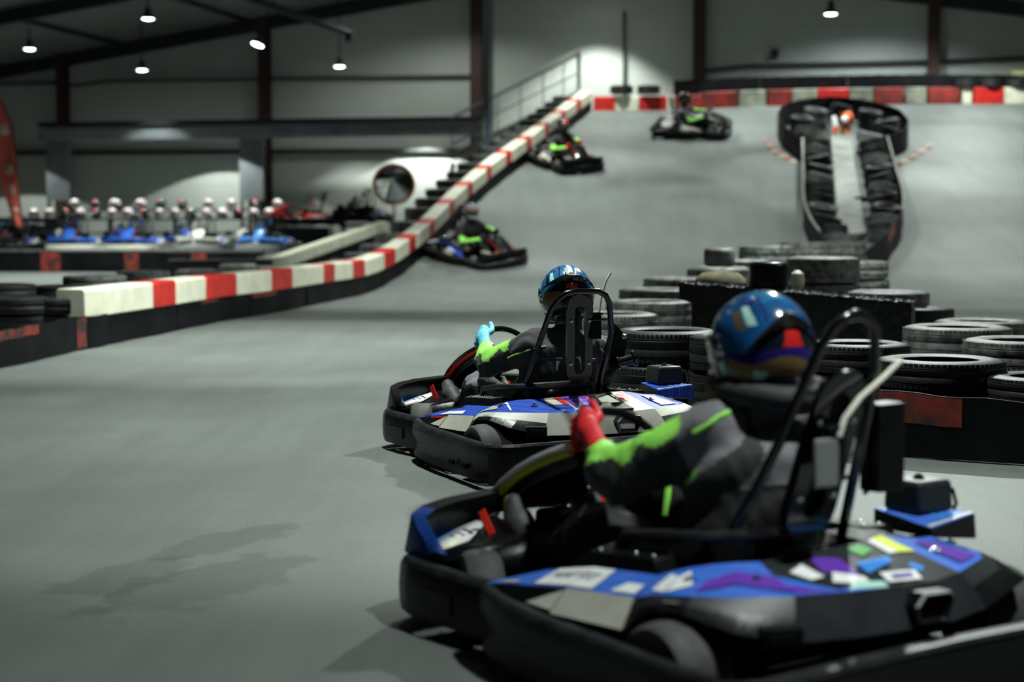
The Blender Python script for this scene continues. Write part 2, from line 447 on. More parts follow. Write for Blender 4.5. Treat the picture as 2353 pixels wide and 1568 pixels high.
    for s in (1, -1):
        mb.tube([(x + .010, s * (W + .016), z + .006) for x, z in pf[:-1]], .010, 8, 1); mb.tube([(x - .008, s * (W + .018), z - .010) for x, z in pf[:-1]], .0095, 8, 3)
    mb.build('steering_panel', [M['black_plastic'], st['trim1'], M['black_plastic'], st['trim2']], P, solid=.005)
    # --- steering wheel and column
    wc = np.array([.40, .015, .55]); nrm = unit((-.62, 0, .60)); upv = unit((.60, 0, .62)); ly = np.array([0, 1.0, 0])
    mb = MB()
    ring = []
    for k in range(40):
        a = 2 * math.pi * k / 40; r = .136 if math.sin(a) > -.72 else .122
        ring.append(wc + r * (math.cos(a) * ly + math.sin(a) * upv))
    mb.tube(ring, .0145, 10, 0, closed=True)
    for a in (.15, math.pi - .15, -math.pi / 2):
        d = math.cos(a) * ly + math.sin(a) * upv
        mb.tube([wc - nrm * .03, wc + d * .06 - nrm * .02, wc + d * .13], [.016, .012, .010], 8, 1)
    mb.lathe([(0, .012), (.04, .008), (.045, -.02), (.02, -.05), (0, -.05)], wc - nrm * .015, nrm, 20, 1)
    sw = mb.build('steering_wheel', [M['gloss_black'], M['dark_grey']], P)
    mb = MB(); mb.tube([wc - nrm * .04, (.60, .02, .36), (.74, .01, .14)], .012, 10); mb.cyl((.62, -.12, .10), (.60, .02, .35), .008, 8); mb.cyl((.62, .16, .10), (.60, .02, .35), .008, 8)
    mb.build('steering_column', [M['steel']], P)
    mb = MB(); mb.prism([(.71, .04, .08), (.69, .04, .335), (.44, .04, .352), (.27, .04, .25), (.24, .04, .08)], (0, .11, 0), 0); mb.lathe([(0, .02), (.025, .018), (.03, 0)], (.50, .095, .348), (0, 0, 1), 14)
    mb.build('fuel_tank', [M['matt_black']], P, bevel=.015)
    # --- pedals
    for y, s in ((.285, 1), (-.17, -1)):
        mb = MB(); mb.tube([(.70, y - .03 * s, .10), (.715, y - .025 * s, .165), (.726, y - .02 * s, .20), (.745, y - .004 * s, .255), (.768, y + .016 * s, .325), (.764, y + .008 * s, .332), (.742, y - .014 * s, .262), (.724, y - .028 * s, .20), (.72, y - .026 * s, .19)], .008, 8)
        mb.build('pedal', [M['pedal_red']], P)
    # --- side pods
    lo = [(.31, .575, .12), (.15, .60, .12), (-.05, .61, .12), (-.325, .61, .13)]
    le = [(.316, .577, .205), (.15, .608, .198), (-.05, .622, .205), (-.325, .598, .213)]
    md = [(.32, .575, .214), (.15, .572, .240), (-.05, .567, .266), (-.318, .553, .288)]
    tp = [(.305, .548, .222), (.16, .478, .268), (-.04, .46, .308), (-.287, .450, .327)]
    ir = [(.29, .53, .14), (.16, .44, .14), (-.04, .42, .14), (-.28, .42, .14)]
    for s in (1, -1):
        f = (lambda a: a) if s > 0 else mir
        L0, L1, L2, L3, L4 = f(lo), f(le), f(md), f(tp), f(ir)
        mb = MB(); mb.strips([L0, L1, L2, L3, L4], [[0] * 3, [0, 0, 2], [1, 1, 1], [0] * 3])
        seam = [L0[3], L1[3], L2[3], L3[3], L4[3]]; mb.poly(seam, 0)
        qa = [L1[1], L1[2], L2[2], L2[1]]
        decal(mb, qa, [(.35, .15), (1, .1), (1, .9)], 2)
        q0 = [L2[0], L2[1], L3[1], L3[0]]; q1 = [L2[1], L2[2], L3[2], L3[1]]; q2 = [L2[2], L2[3], L3[3], L3[2]]
        if st.get('sign'):
            decal(mb, q1, [(.25, .06), (.99, .06), (.99, .94), (.30, .94)], 3, .004)
            decal(mb, q2, [(0, .06), (.36, .06), (.36, .94), (0, .94)], 3, .004)
            scribble(mb, q1, .40, .98, .42, .66, 7, 4, .006, 3); scribble(mb, q2, .02, .30, .42, .66, 3, 4, .006, 9)
            decal(mb, q2, [(.62, .1), (.98, .1), (.98, .5), (.74, .5)], 3, .004)
            decal(mb, q0, [(.3, .1), (.8, .05), (.85, .25), (.4, .3)], 5, .004)
        else:
            decal(mb, q1, [(.40, .05), (.99, .05), (.99, .30), (.70, .38)], 3, .004)
            decal(mb, q2, [(0, .05), (.5, .10), (.40, .42), (0, .30)], 3, .004)
            decal(mb, q0, [(.2, .3), (.9, .08), (.95, .2), (.3, .5)], 4, .004)
            decal(mb, q1, [(0, .62), (1, .75), (1, .9), (0, .8)], 4, .004)
            for k in range(6):
                decal(mb, qa, [(.1 + .14 * k, .75), (.2 + .14 * k, .75), (.2 + .14 * k, .9), (.1 + .14 * k, .9)], 5, .003)
        mb.build('side_pod', [M['black_plastic'], top, st['pod'], M['white'], M['matt_black'], st.get('accent2', M['red'])], P, angle=20)
        # box on top of the pod, beside the seat
        a = f([(.10, .465, .275), (-.275, .445, .328), (-.275, .31, .30), (.13, .33, .27)]); b = f([(.0, .455, .345), (-.255, .437, .362), (-.25, .335, .366), (.03, .345, .352)])
        mb = MB(); mb.add(a + b, [(3, 2, 1, 0), (4, 5, 6, 7), (0, 1, 5, 4), (1, 2, 6, 5), (2, 3, 7, 6), (3, 0, 4, 7)], [0, 1, 0, 0, 0, 0])
        for u, v in ((.1, .2), (.35, .7), (.62, .25), (.9, .75), (.9, .2)):
            p = on(b, u, v, 0); mb.lathe([(0, .007), (.006, .006), (.008, 0)], p, (0, 0, 1), 8, 2)
        mb.build('pod_box', [M['black_plastic'], st['box'], M['steel']], P, bevel=.006)
        # rear fender over the wheel
        if s > 0:
            rg = [(-.32, .550, .287), (-.37, .556, .305), (-.44, .556, .318), (-.52, .535, .326), (-.59, .46, .326), (-.66, .33, .325)]
            iu = [(-.287, .45, .327), (-.31, .425, .338), (-.345, .395, .351), (-.39, .36, .362), (-.43, .31, .368), (-.46, .26, .370)]
            mm = [(-.327, .590, .222), (-.365, .588, .268), (-.43, .582, .298), (-.53, .562, .306), (-.63, .475, .297), (-.685, .35, .280)]
            ll = [(-.330, .598, .205), (-.375, .598, .250), (-.44, .596, .284), (-.54, .578, .290), (-.672, .535, .265), (-.70, .38, .225)]
        else:
            rg = [(-.32, -.55, .287), (-.37, -.556, .300), (-.44, -.556, .310), (-.50, -.530, .314), (-.575, -.455, .316), (-.67, -.25, .318)]
            iu = [(-.287, -.45, .327), (-.32, -.45, .340), (-.37, -.445, .350), (-.42, -.42, .356), (-.44, -.34, .362), (-.44, -.20, .385)]
            mm = [(-.327, -.590, .222), (-.365, -.588, .268), (-.43, -.582, .292), (-.52, -.562, .298), (-.61, -.487, .288), (-.70, -.27, .282)]
            ll = [(-.330, -.598, .205), (-.375, -.598, .250), (-.44, -.596, .280), (-.54, -.578, .285), (-.66, -.535, .265), (-.72, -.30, .225)]
        mb = MB(); mb.strips([iu, rg, mm, ll], [[1] * 5, [2] * 5, [0] * 5])
        hd = [(p[0] + .03, p[1] * .90, p[2] - .004) for p in ll]; mb.strips([ll, hd], 0)
        if s > 0:
            mb.box((-.70, .415, .245), (.05, .10, .05), 0, rot=R(-25)); mb.box((-.722, .425, .245), (.02, .07, .022), 5, rot=R(-25))
            qs = [[rg[i], rg[i + 1], iu[i + 1], iu[i]] for i in range(1, 5)]
            if st.get('sign'):
                decal(mb, qs[0], [(.1, .15), (.9, .05), (1, .6), (.3, .8)], 3, .004); decal(mb, qs[1], [(0, .05), (.8, .3), (.3, .8), (0, .6)], 3, .004)
                decal(mb, qs[2], [(0, .1), (1, .35), (1, .7), (.2, .45)], 4, .004); decal(mb, qs[3], [(0, .35), (1, .1), (1, .5), (0, .7)], 4, .004)
            else:
                decal(mb, qs[0], [(.0, .1), (.9, .1), (1, .5), (.2, .7)], 6, .004); decal(mb, qs[1], [(0, .15), (.7, .2), (.2, .55), (0, .5)], 6, .004)
                decal(mb, qs[1], [(.3, .75), (1, .55), (1, .62), (.4, .85)], 3, .004); decal(mb, qs[2], [(0, .5), (.6, .1), (.66, .12), (.06, .56)], 3, .004)
            decal(mb, [mm[2], mm[3], rg[3], rg[2]], [(.3, .15), (.8, .15), (.7, .3), (.2, .3)], 7, .004)
        else:
            q = [rg[4], rg[5], iu[5], iu[4]]
            decal(mb, q, [(.0, .1), (.6, .1), (.5, .8), (.0, .8)], 4, .004)
            for u in (.25, .4, .55): decal(mb, [rg[3], rg[4], iu[4], iu[3]], [(u, .2), (u + .06, .2), (u + .04, .8), (u - .02, .8)], 5, .004)
        for (u, i) in ((.5, 2), (.5, 4)):
            p = on([rg[i], rg[i + 1], iu[i + 1], iu[i]], u, .5, 0); mb.lathe([(0, .012), (.006, .011), (.007, .004), (.018, .003), (.018, 0)], p, (0, 0, 1), 12, 8)
        mb.build('rear_fender', [M['black_plastic'], top, band, M['white'], M['purple'], M['matt_black'], M['off_white'], M['grey'], M['steel']], P, angle=22)
    # --- engine cover across the back, pointed towards the intake
    rg = [(-.66, .33, .325), (-.69, .18, .322), (-.70, .03, .318), (-.70, -.13, .317), (-.67, -.25, .318)]
    iu = [(-.46, .26, .370), (-.47, .16, .376), (-.48, .05, .380), (-.47, -.08, .384), (-.44, -.20, .385)]
    mm = [(-.685, .35, .282), (-.715, .19, .27), (-.73, .035, .262), (-.73, -.14, .262), (-.70, -.27, .282)]
    ll = [(-.70, .38, .225), (-.74, .20, .222), (-.75, .05, .22), (-.75, -.14, .22), (-.72, -.30, .225)]
    mb = MB(); mb.strips([iu, rg, mm, ll], [[1 if st.get('sign') else 12, 1, 1, 1], [2] * 4, [2] * 4])
    mb.strips([ll, [(p[0] + .06, p[1], p[2] - .01) for p in ll]], 0)
    mb.strips([iu, [(p[0] + .02, p[1], .20) for p in iu]], 0)
    qs = [[rg[i], rg[i + 1], iu[i + 1], iu[i]] for i in range(4)]
    if st.get('sign'):
        decal(mb, qs[0], [(0, .0), (1, .0), (.5, .28), (0, .55)], 12); decal(mb, qs[1], [(0, .0), (.75, .0), (0, .10)], 12); decal(mb, qs[0], [(0, .05), (.8, .02), (.0, .28)], 4, .004); decal(mb, qs[0], [(.4, .60), (.9, .75), (1, .4), (.65, .35)], 3); decal(mb, qs[1], [(.1, .5), (.8, .35), (.95, .75), (.3, .9)], 4)
        decal(mb, qs[1], [(0, .25), (.7, .1), (.8, .3), (.3, .48)], 3); decal(mb, qs[1], [(.1, .05), (.9, .0), (1, .14), (.4, .2)], 6, .003)
        decal(mb, qs[2], [(0, .35), (.9, .5), (1, .62), (.1, .6)], 5); decal(mb, qs[2], [(.05, .1), (.75, .05), (.95, .25), (.2, .32)], 3, .004)
        decal(mb, qs[2], [(.25, .14), (.7, .12), (.75, .2), (.3, .22)], 4, .006); decal(mb, qs[3], [(.0, .2), (.35, .25), (.3, .4), (0, .36)], 5)
        decal(mb, qs[2], [(.5, .7), (1, .8), (.9, .95), (.45, .9)], 7); decal(mb, qs[3], [(.50, .62), (.98, .55), (.98, .99), (.55, .99)], 8); decal(mb, qs[3], [(.18, .64), (.52, .62), (.57, .98), (.28, .96)], 3)
        decal(mb, qs[0], [(.0, .8), (.3, .85), (.35, .98), (.1, .98)], 9)
    else:
        decal(mb, qs[1], [(.1, .30), (1, .30), (1, .98), (.0, .98)], 4); decal(mb, qs[0], [(.80, .45), (.98, .5), (.9, .98), (.6, .98)], 10); decal(mb, qs[0], [(.1, .55), (.75, .5), (.55, .98), (.1, .98)], 1, .002); decal(mb, qs[1], [(.0, .0), (.9, .0), (.2, .16), (.0, .18)], 12, .003)
        for k, (w_, v_) in enumerate(((.5, .72), (.3, .62), (.6, .5), (.5, .42))): scribble(mb, qs[1], .5 - w_ / 2, .5 + w_ / 2, v_, v_ + .06, 6, 3, .004, k)
        decal(mb, qs[2], [(0, .32), (.12, .32), (.12, .98), (0, .98)], 10); decal(mb, qs[2], [(.12, .35), (.2, .35), (.2, .98), (.12, .98)], 5)
        decal(mb, qs[3], [(.35, .45), (.9, .75), (.85, .98), (.2, .8)], 10, .003); decal(mb, qs[3], [(.0, .6), (.4, .95), (.0, .98)], 0, .003)
        decal(mb, qs[1], [(.0, .12), (.35, .05), (.5, .2), (.15, .27)], 11, .004)
        scribble(mb, qs[3], .45, .75, .78, .86, 3, 3, .006, 5)
        mb.prism([on(qs[1], .5, .0, .002), on(qs[2], .9, .0, .002), on(qs[2], .85, .34, .002), on(qs[1], .75, .36, .002)], (0, 0, .012), 0)
    mb.build('engine_cover', [M['black_plastic'], cover, band, M['white'], M['purple'], M['light_blue'], M['teal'], M['green'], M['yellow'], M['dark_grey'], M['red'], M['gold'], top], P, angle=22)
    # --- hexagonal intake
    hx = [(.012, .276), (-.018, .306), (-.114, .303), (-.130, .284), (-.104, .228), (-.0, .232)]
    c = np.mean(hx, 0); mb = MB()
    def hexr(k, x):
        k = k * .9; return [(x, c[0] + (y - c[0]) * k, c[1] + (z - c[1]) * k) for y, z in hx]
    loops = [hexr(1.12, -.70), hexr(1.12, -.758), hexr(1.02, -.765), hexr(.88, -.755), hexr(.80, -.66)]
    for a, b, m_ in zip(loops[:-1], loops[1:], (0, 1, 0, 2)):
        mb.strips([a + [a[0]], b + [b[0]]], m_)
    mb.poly(loops[-1], 2)
    mb.build('air_intake', [M['black_plastic'], M['grey'], M['matt_black']], P, angle=20)
    # --- right rear wing and the tank standing on it
    mb = MB()
    tpw = [(-.14, -.49, .390), (-.16, -.67, .388), (-.37, -.665, .390), (-.42, -.425, .378)]
    btw = [(-.14, -.49, .33), (-.16, -.67, .30), (-.365, -.68, .312), (-.425, -.42, .352)]
    mb.add(tpw + btw, [(0, 1, 2, 3), (7, 6, 5, 4), (0, 4, 5, 1), (1, 5, 6, 2), (2, 6, 7, 3), (3, 7, 4, 0)], [1, 0, 0, 0, 0 if st.get('sign') else 1, 0])
    decal(mb, tpw, [(.0, .98), (.98, .98), (.98, .92), (.0, .92)], 3)
    for u in (.45, .6, .75): decal(mb, tpw, [(u, .55), (u + .09, .55), (u + .07, .88), (u - .02, .88)], 2)
    mb.build('rear_wing', [M['black_plastic'], top, M['light_blue'], M['white_panel']], P, bevel=.004)
    mb = MB(); mb.box((-.235, -.575, .436), (.145, .15, .092), 0, taper=.93)
    tk = mb.build('tank', [M['dark_grey']], P, bevel=.014, segs=3)
    mb = MB(); mb.lathe([(0, .016), (.009, .016), (.011, .010), (.017, .008), (.017, 0), (0, 0)], (-.235, -.575, .480), (0, 0, 1), 16); mb.build('tank_cap', [M['gloss_black']], tk)
    mb = MB(); mb.tube([(-.22, -.64, .44), (-.23, -.68, .455), (-.25, -.705, .44), (-.27, -.70, .40), (-.28, -.67, .38)], .006, 8); mb.build('tank_hose', [M['gloss_black']], tk)
    # --- engine block, exhaust, red cap, seen between seat and cover
    mb = MB(); mb.box((-.30, -.28, .20), (.24, .18, .20), 0); 
    for k in range(5): mb.box((-.30, -.28, .31 + .012 * k), (.18, .15, .005), 1)
    mb.cyl((-.16, -.26, .24), (-.02, -.26, .27), .035, 16, 1); mb.cyl((.0, -.22, .30), (.0, -.34, .30), .028, 16, 1); mb.box((.05, -.27, .26), (.07, .09, .05), 2)
    mb.cyl((.02, -.30, .33), (.09, -.24, .335), .022, 14, 1); mb.cyl((.10, -.22, .25), (.10, -.30, .25), .022, 14, 3); mb.cyl((.08, -.2, .22), (.16, -.2, .23), .018, 12, 1)
    mb.build('engine', [M['matt_black'], M['chrome'], M['white_panel'], M['gold']], P)
    mb = MB(); mb.cyl((.60, -.20, .27), (.58, -.30, .285), .034, 16, 0); mb.cyl((.66, -.20, .30), (.56, -.26, .325), .018, 14, 1); mb.cyl((.52, -.22, .24), (.52, -.28, .27), .028, 14, 0); mb.cyl((.50, -.19, .26), (.50, -.26, .31), .016, 12, 1)
    mb.cyl((.64, -.25, .24), (.60, -.25, .235), .02, 12, 2); mb.box((.56, -.25, .20), (.14, .12, .06), 3); mb.cyl((.56, -.24, .12), (.56, -.24, .2), .03, 12, 3); mb.cyl((.52, -.30, .31), (.52, -.30, .34), .008, 8, 0)
    mb.build('brake_cylinder', [M['chrome'], M['white_panel'], M['gold'], M['matt_black']], P)
    mb = MB(); mb.tube([(-.40, .35, .30), (-.42, .20, .32), (-.41, .06, .325), (-.36, -.10, .32), (-.30, -.2, .30)], .016, 10, 0); mb.tube([(-.46, .30, .30), (-.48, .15, .315), (-.47, 0, .32)], .012, 8, 0)
    mb.lathe([(.02, -.02), (.024, -.02), (.024, .02), (.02, .02)], (-.41, .12, .325), (0, 1, .05), 12, 1); mb.build('hose', [M['matt_black'], M['steel']], P)
    mb = MB(); mb.cyl((-.33, .045, .325), (-.335, -.005, .325), .02, 14); mb.cyl((-.335, -.005, .325), (-.336, -.025, .325), .014, 12); mb.build('red_cap', [M['red']], P)
    # --- seat
    rim = [(.05, .355, .22), (.02, .362, .30), (-.05, .372, .385), (-.2, .365, .41), (-.34, .325, .42), (-.42, .24, .43), (-.45, .12, .435), (-.42, 0, .43), (-.34, -.085, .42), (-.2, -.125, .41), (-.05, -.132, .385), (.02, -.122, .30), (.05, -.115, .22)]
    mid = [(.05, .335, .15), (.02, .345, .18), (-.05, .352, .22), (-.2, .35, .23), (-.32, .305, .25), (-.395, .225, .26), (-.42, .12, .27), (-.395, .015, .26), (-.32, -.065, .25), (-.2, -.11, .23), (-.05, -.112, .22), (.02, -.105, .18), (.05, -.095, .15)]
    bot = [(.04, .28, .085), (.0, .29, .08), (-.08, .295, .075), (-.2, .29, .075), (-.27, .25, .09), (-.32, .2, .10), (-.335, .12, .11), (-.32, .04, .10), (-.27, -.01, .09), (-.2, -.05, .075), (-.08, -.055, .075), (.0, -.05, .08), (.04, -.04, .085)]
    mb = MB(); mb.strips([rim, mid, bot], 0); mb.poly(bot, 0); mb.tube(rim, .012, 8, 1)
    mb.build('seat', [M['gloss_black'], M['edge_sheen']], P, solid=.008)  # rim tube coloured lighter to stand in for its top highlight
    # --- roll hoop behind the seat with the slotted back plate
    hp = st['hoop']
    mb = MB(); mb.tube(hp['path'], .0145, 12)
    for a, b in hp['rods']: mb.tube([a, b], .006, 8)
    mb.build('seat_hoop', [M['gloss_black']], P)
    pc, pw, ph = hp['plate']   # centre of the lower arc, half width, straight height
    lean = np.array([-.20, hp.get('ylean', 0), 1.0]); lean = unit(lean); yv = np.array([0, 1.0, 0]); nn = np.cross(yv, lean)
    def stad(w, h0, h1):
        out = []
        for k in range(13): a = math.pi + math.pi * k / 12; out.append((w * math.cos(a), h0 + w * math.sin(a)))
        for k in range(13): a = math.pi * k / 12; out.append((w * math.cos(a), h1 + w * math.sin(a)))
        return out
    A = stad(pw, 0, ph); B = stad(pw * .40, .01, ph - .01); mb = MB(); base = np.array(pc, float)
    def tp3(l, d): return [base + yv * p[0] + lean * p[1] + nn * d for p in l]
    for d in (.006, -.006):
        a, b = tp3(A, d), tp3(B, d); mb.strips([a + [a[0]], b + [b[0]]], 0)
    for l in (A, B):
        a, b = tp3(l, .006), tp3(l, -.006); mb.strips([a + [a[0]], b + [b[0]]], 0)
    bk = mb.build('back_plate', [M['gloss_black']], P, angle=30)
    for (u, v) in ((-.7, .12), (.7, .12), (-.7, .82), (.7, .82)):
        p = base + yv * pw * u + lean * ph * v - nn * .006
        b_ = MB(); b_.lathe([(0, .010), (.006, .009), (.008, .004), (.010, .003), (.010, 0)], p, -nn if (-nn)[0] < 0 else nn, 10); b_.build('bolt', [M['steel']], bk)
    # padded back shell in front of the plate
    mb = MB(); s0 = base + np.array([.035, 0, -.03])
    prof = [(-.10, .0), (-.085, .012), (-.05, .02), (0, .022), (.05, .02), (.085, .012), (.10, 0)]
    mb.strips([[s0 + yv * y * k + lean * h + np.array([x - .02, 0, 0]) for (y, x) in prof] for h, k in (((.0, .75), (.04, .95), (.2, 1.0), (ph * .9, .95), (ph * 1.18, .75), (ph * 1.24, .6)) if not st.get('sign') else ((.0, .75), (.04, .95), (.2, .9), (.36, .72), (.372, .68), (.376, .6)))], 0)
    if st.get('sign'): mb.build('back_pad', [M['matt_black']], P, solid=.02)
    # --- transponder box with its whip antenna
    ab = np.array(hp['radio'], float)
    mb = MB(); mb.box(ab, (.03, .055, .12)); mb.box(ab + np.array([0, 0, .065]), (.036, .075, .012))
    rb = mb.build('radio_box', [M['black_plastic']], P, bevel=.004)
    mb = MB(); mb.tube(hp['antenna'], hp.get('ar', .0045), 8); mb.build('antenna', [M['cable']], rb)
    if hp.get('label'):
        lc = np.array(hp['label'], float); mb = MB(); mb.box(lc, (.012, .085, .125)); mb.build('grey_cover', [M['grey']], P, bevel=.012, segs=3)
    # --- bracket with roller at the right of the seat
    bx, by, bz = hp['bracket']
    mb = MB(); mb.prism([(bx, by + .06, bz + .14), (bx, by - .035, bz + .05), (bx, by - .05, bz + .03), (bx, by - .03, bz - .10), (bx, by + .05, bz - .15)], (.014, 0, 0), 0)
    if hp.get('big'):
        mb.box((bx, by - .01, bz - .02), (.07, .10, .24), 0)
    mb.lathe([(0, .014), (.008, .013), (.012, .004), (.016, .003), (.016, 0)], (bx - .004, by - .03, bz + .04), (-1, 0, 0), 12, 1)
    if not hp.get('big'): mb.lathe([(0, .0), (.034, .0), (.034, .012), (.026, .016), (.026, .080), (.037, .084), (.042, .098), (.036, .104), (0, .104)], (bx - .03, by + .03, bz - .09), (-.3, -1, .25), 18, 2)
    mb.build('side_bracket', [M['black_plastic'], M['steel'], M['gloss_black']], P, bevel=.002)
    return root
# ------------------------------------------------------------------ people
def build_helmet(parent, loc, yaw, pitch, paint, h=.005, roll=0.0, name='helmet', loose=None):
    """local: x forward, y left, z up, origin in the middle of the shell"""
    def fn(p):
        d = sd_ell(p, (-.01, 0, .012), (.165, .130, .140))
        d = smin(d, sd_ell(p, (.045, 0, -.06), (.135, .108, .085)), .05)
        d = smin(d, sd_ell(p, (-.06, 0, -.055), (.105, .108, .085)), .05)
        d = np.maximum(d, -(p[:, 2] + .128 - .05 * np.clip(-p[:, 0] / .16, 0, 1)))
        d = np.maximum(d, -sd_ell(p, (-.01, 0, -.15), (.115, .085, .085)))
        # eye port
        e = np.maximum(np.abs(p[:, 2] + .012) - .045, -(p[:, 0] - .055)); e = np.maximum(e, -(sd_ell(p, (-.01, 0, .012), (.150, .116, .126))))
        return np.maximum(d, -e)
    def reg(c, n):
        x, y, z = c.T; r = np.zeros(len(c), int)
        az = np.arctan2(y, -x)               # 0 at the back, + to the left
        el = np.arctan2(z - .01, np.hypot(x, y))
        if paint == 'near' or paint == 'mid':
            r[:] = 1 if paint == 'mid' else 0                    # blue
            r[el < (.30 - .9 * np.abs(az) ** 1.5) if paint == 'near' else el < .36 - .5 * np.abs(az) ** 1.5] = 10
            r[(np.abs(y) < .055) & (z > .06) & (x > -.11)] = 1     # lighter crown
            r[(np.abs(np.abs(y - .02 * np.sin(9 * az)) - .066) < .006) & (z > .06)] = 2
            r[(el < -.10 - .12 * np.abs(az)) & (el > -.45) & (x < .06) & (az < 1.3)] = 2 if paint == 'near' else 10            # navy band
            g = (el < (-.30 + .07 * np.sin(5 * az + 1)) if paint == 'near' else (el < -.02) & (el > -.42) & (az > .35)) & (x < .05) & (az < 1.15); r[g] = 3      # old gold
            r[(el < -.66) & (x < .04)] = 1 if paint == 'near' else 10
            r[(np.abs(az - .55) < .11) & (el < -.46) & (el > -.75)] = 4 if paint == 'near' else 10
            r[(np.abs(az - .72 - .5 * (el - .45)) < .09) & (el > .28) & (el < .72)] = 4     # pale flash
            r[(np.abs(az - .98 - .5 * (el - .45)) < .10) & (el > .22) & (el < .66)] = 3 if paint == 'near' else 10
            r[(np.abs(az - 1.5) < .14) & (el < -.35)] = 4
            r[(np.abs(az - 1.75) < .10) & (el < -.30)] = 5
            r[(np.abs(az + .75) < .12) & (el < -.42)] = 4
            if paint == 'near':
                r[(np.abs(az - .0) < .15 - .25 * np.clip(el, -.1, .1)) & (np.abs(el - .03) < .13)] = 6; r[(np.abs(az - .0) < .10) & (np.abs(el + .52) < .06)] = 6
            else:
                r[(np.abs(az - .02) < .18) & (np.abs(el - .12) < .07)] = 6
                r[(np.abs(y) < .010) & (z > .09)] = 7
            r[(x > .055) & (np.abs(z + .012) < .047)] = 8
        elif paint == 'white':
            r[:] = 7; r[(z < .0) & (x < .02)] = 9; r[(np.abs(z - .065) < .014)] = 6; r[(x > .055) & (np.abs(z + .012) < .047)] = 8
        else:
            r[:] = 8; r[(np.abs(y) < .03) & (z > .02)] = 9; r[(np.abs(y) < .03) & (z > .06) & (x > .04)] = 6; r[(x > .055) & (np.abs(z + .012) < .047)] = 8
        return r
    hm = [M['helmet_blue'], M['helmet_light'], M['helmet_navy'], M['gold'], M['teal'], M['green'], M['red'], M['helmet_white'], M['gloss_black'], M['dark_grey'], M['helmet_dark']]
    o = net_obj(name, fn, (-.19, -.15, -.16), (.20, .15, .17), h, hm, reg, parent)
    o.location = loc; o.rotation_euler = (roll, pitch, yaw)
    # visor: a curved shield over the eye port
    mb = MB(); rows = []
    for k in range(7):
        z = -.062 + .10 * k / 6; row = []
        for j in range(17):
            a = (-1 + 2 * j / 16) * 1.62
            s = math.sqrt(max(.05, 1 - ((z - .012) / .150) ** 2))
            row.append((-.008 + .176 * s * math.cos(a), .139 * s * math.sin(a), z))
        rows.append(row)
    mb.strips(rows, 0); v = mb.build('visor', [M['visor']], o, solid=.003)
    for s in (1, -1):
        b = MB(); b.lathe([(0, .012), (.014, .011), (.018, .004), (.020, 0)], (-.012, s * .128, -.01), (0, s, 0), 14); b.build('visor_pivot', [M['steel']], o)
    if paint in ('near', 'mid'):
        # black spoiler arching over the back of the shell
        mb = MB(); rows = [[], [], [], []]
        for j in range(25):
            a = (-1 + 2 * j / 24) * (1.12 if paint == 'near' else 1.25); q = j / 12 - 1
            el = (.42 - .85 * abs(q) ** 1.5) if paint == 'near' else (.50 - .42 * abs(q) ** 1.5)
            for k, (de, ex) in enumerate(((-.17 * (1.1 - abs(q)), 1.0), (-.10 * (1.1 - abs(q)), 1.06), (.05 * (1.1 - abs(q)), 1.055), (.14 * (1.1 - abs(q)), 1.0))):
                e = el + de
                d = np.array([-math.cos(a) * math.cos(e) * .172, math.sin(a) * math.cos(e) * .136, math.sin(e) * .146]) * ex
                rows[k].append(np.array([-.008, 0, .012]) + d)
        mb.strips(rows + [rows[0]], [0, 0, 1, 0] if paint == 'near' else 0)
        mb.build('spoiler', [M['gloss_black'], M['dark_grey']], o)
        if paint == 'mid':
            mb = MB()
            def sp(az, el, k=1.02): return np.array([-.01, 0, .012]) + np.array([-math.cos(az) * math.cos(el) * .168, math.sin(az) * math.cos(el) * .133, math.sin(el) * .143]) * k
            for a0, a1, e0, e1 in ((.26, .16, .80, .52), (-.26, -.16, .80, .52), (.17, -.17, .52, .50)):
                mb.tube([sp(a0 + (a1 - a0) * t, e0 + (e1 - e0) * t, 1.065) for t in (0, .33, .66, 1)], .006, 6)
            mb.build('vent_frame', [M['helmet_white']], o)
    for s in (1,):
        if paint == 'near':
            b = MB(); b.tube([(.02, .128, -.055), (.0, .122, -.09), (-.005, .12, -.13), (-.01, .115, -.17)], [.006, .010, .008, .004], 8); b.build('chin_strap', [M['steel']], o)
    return o

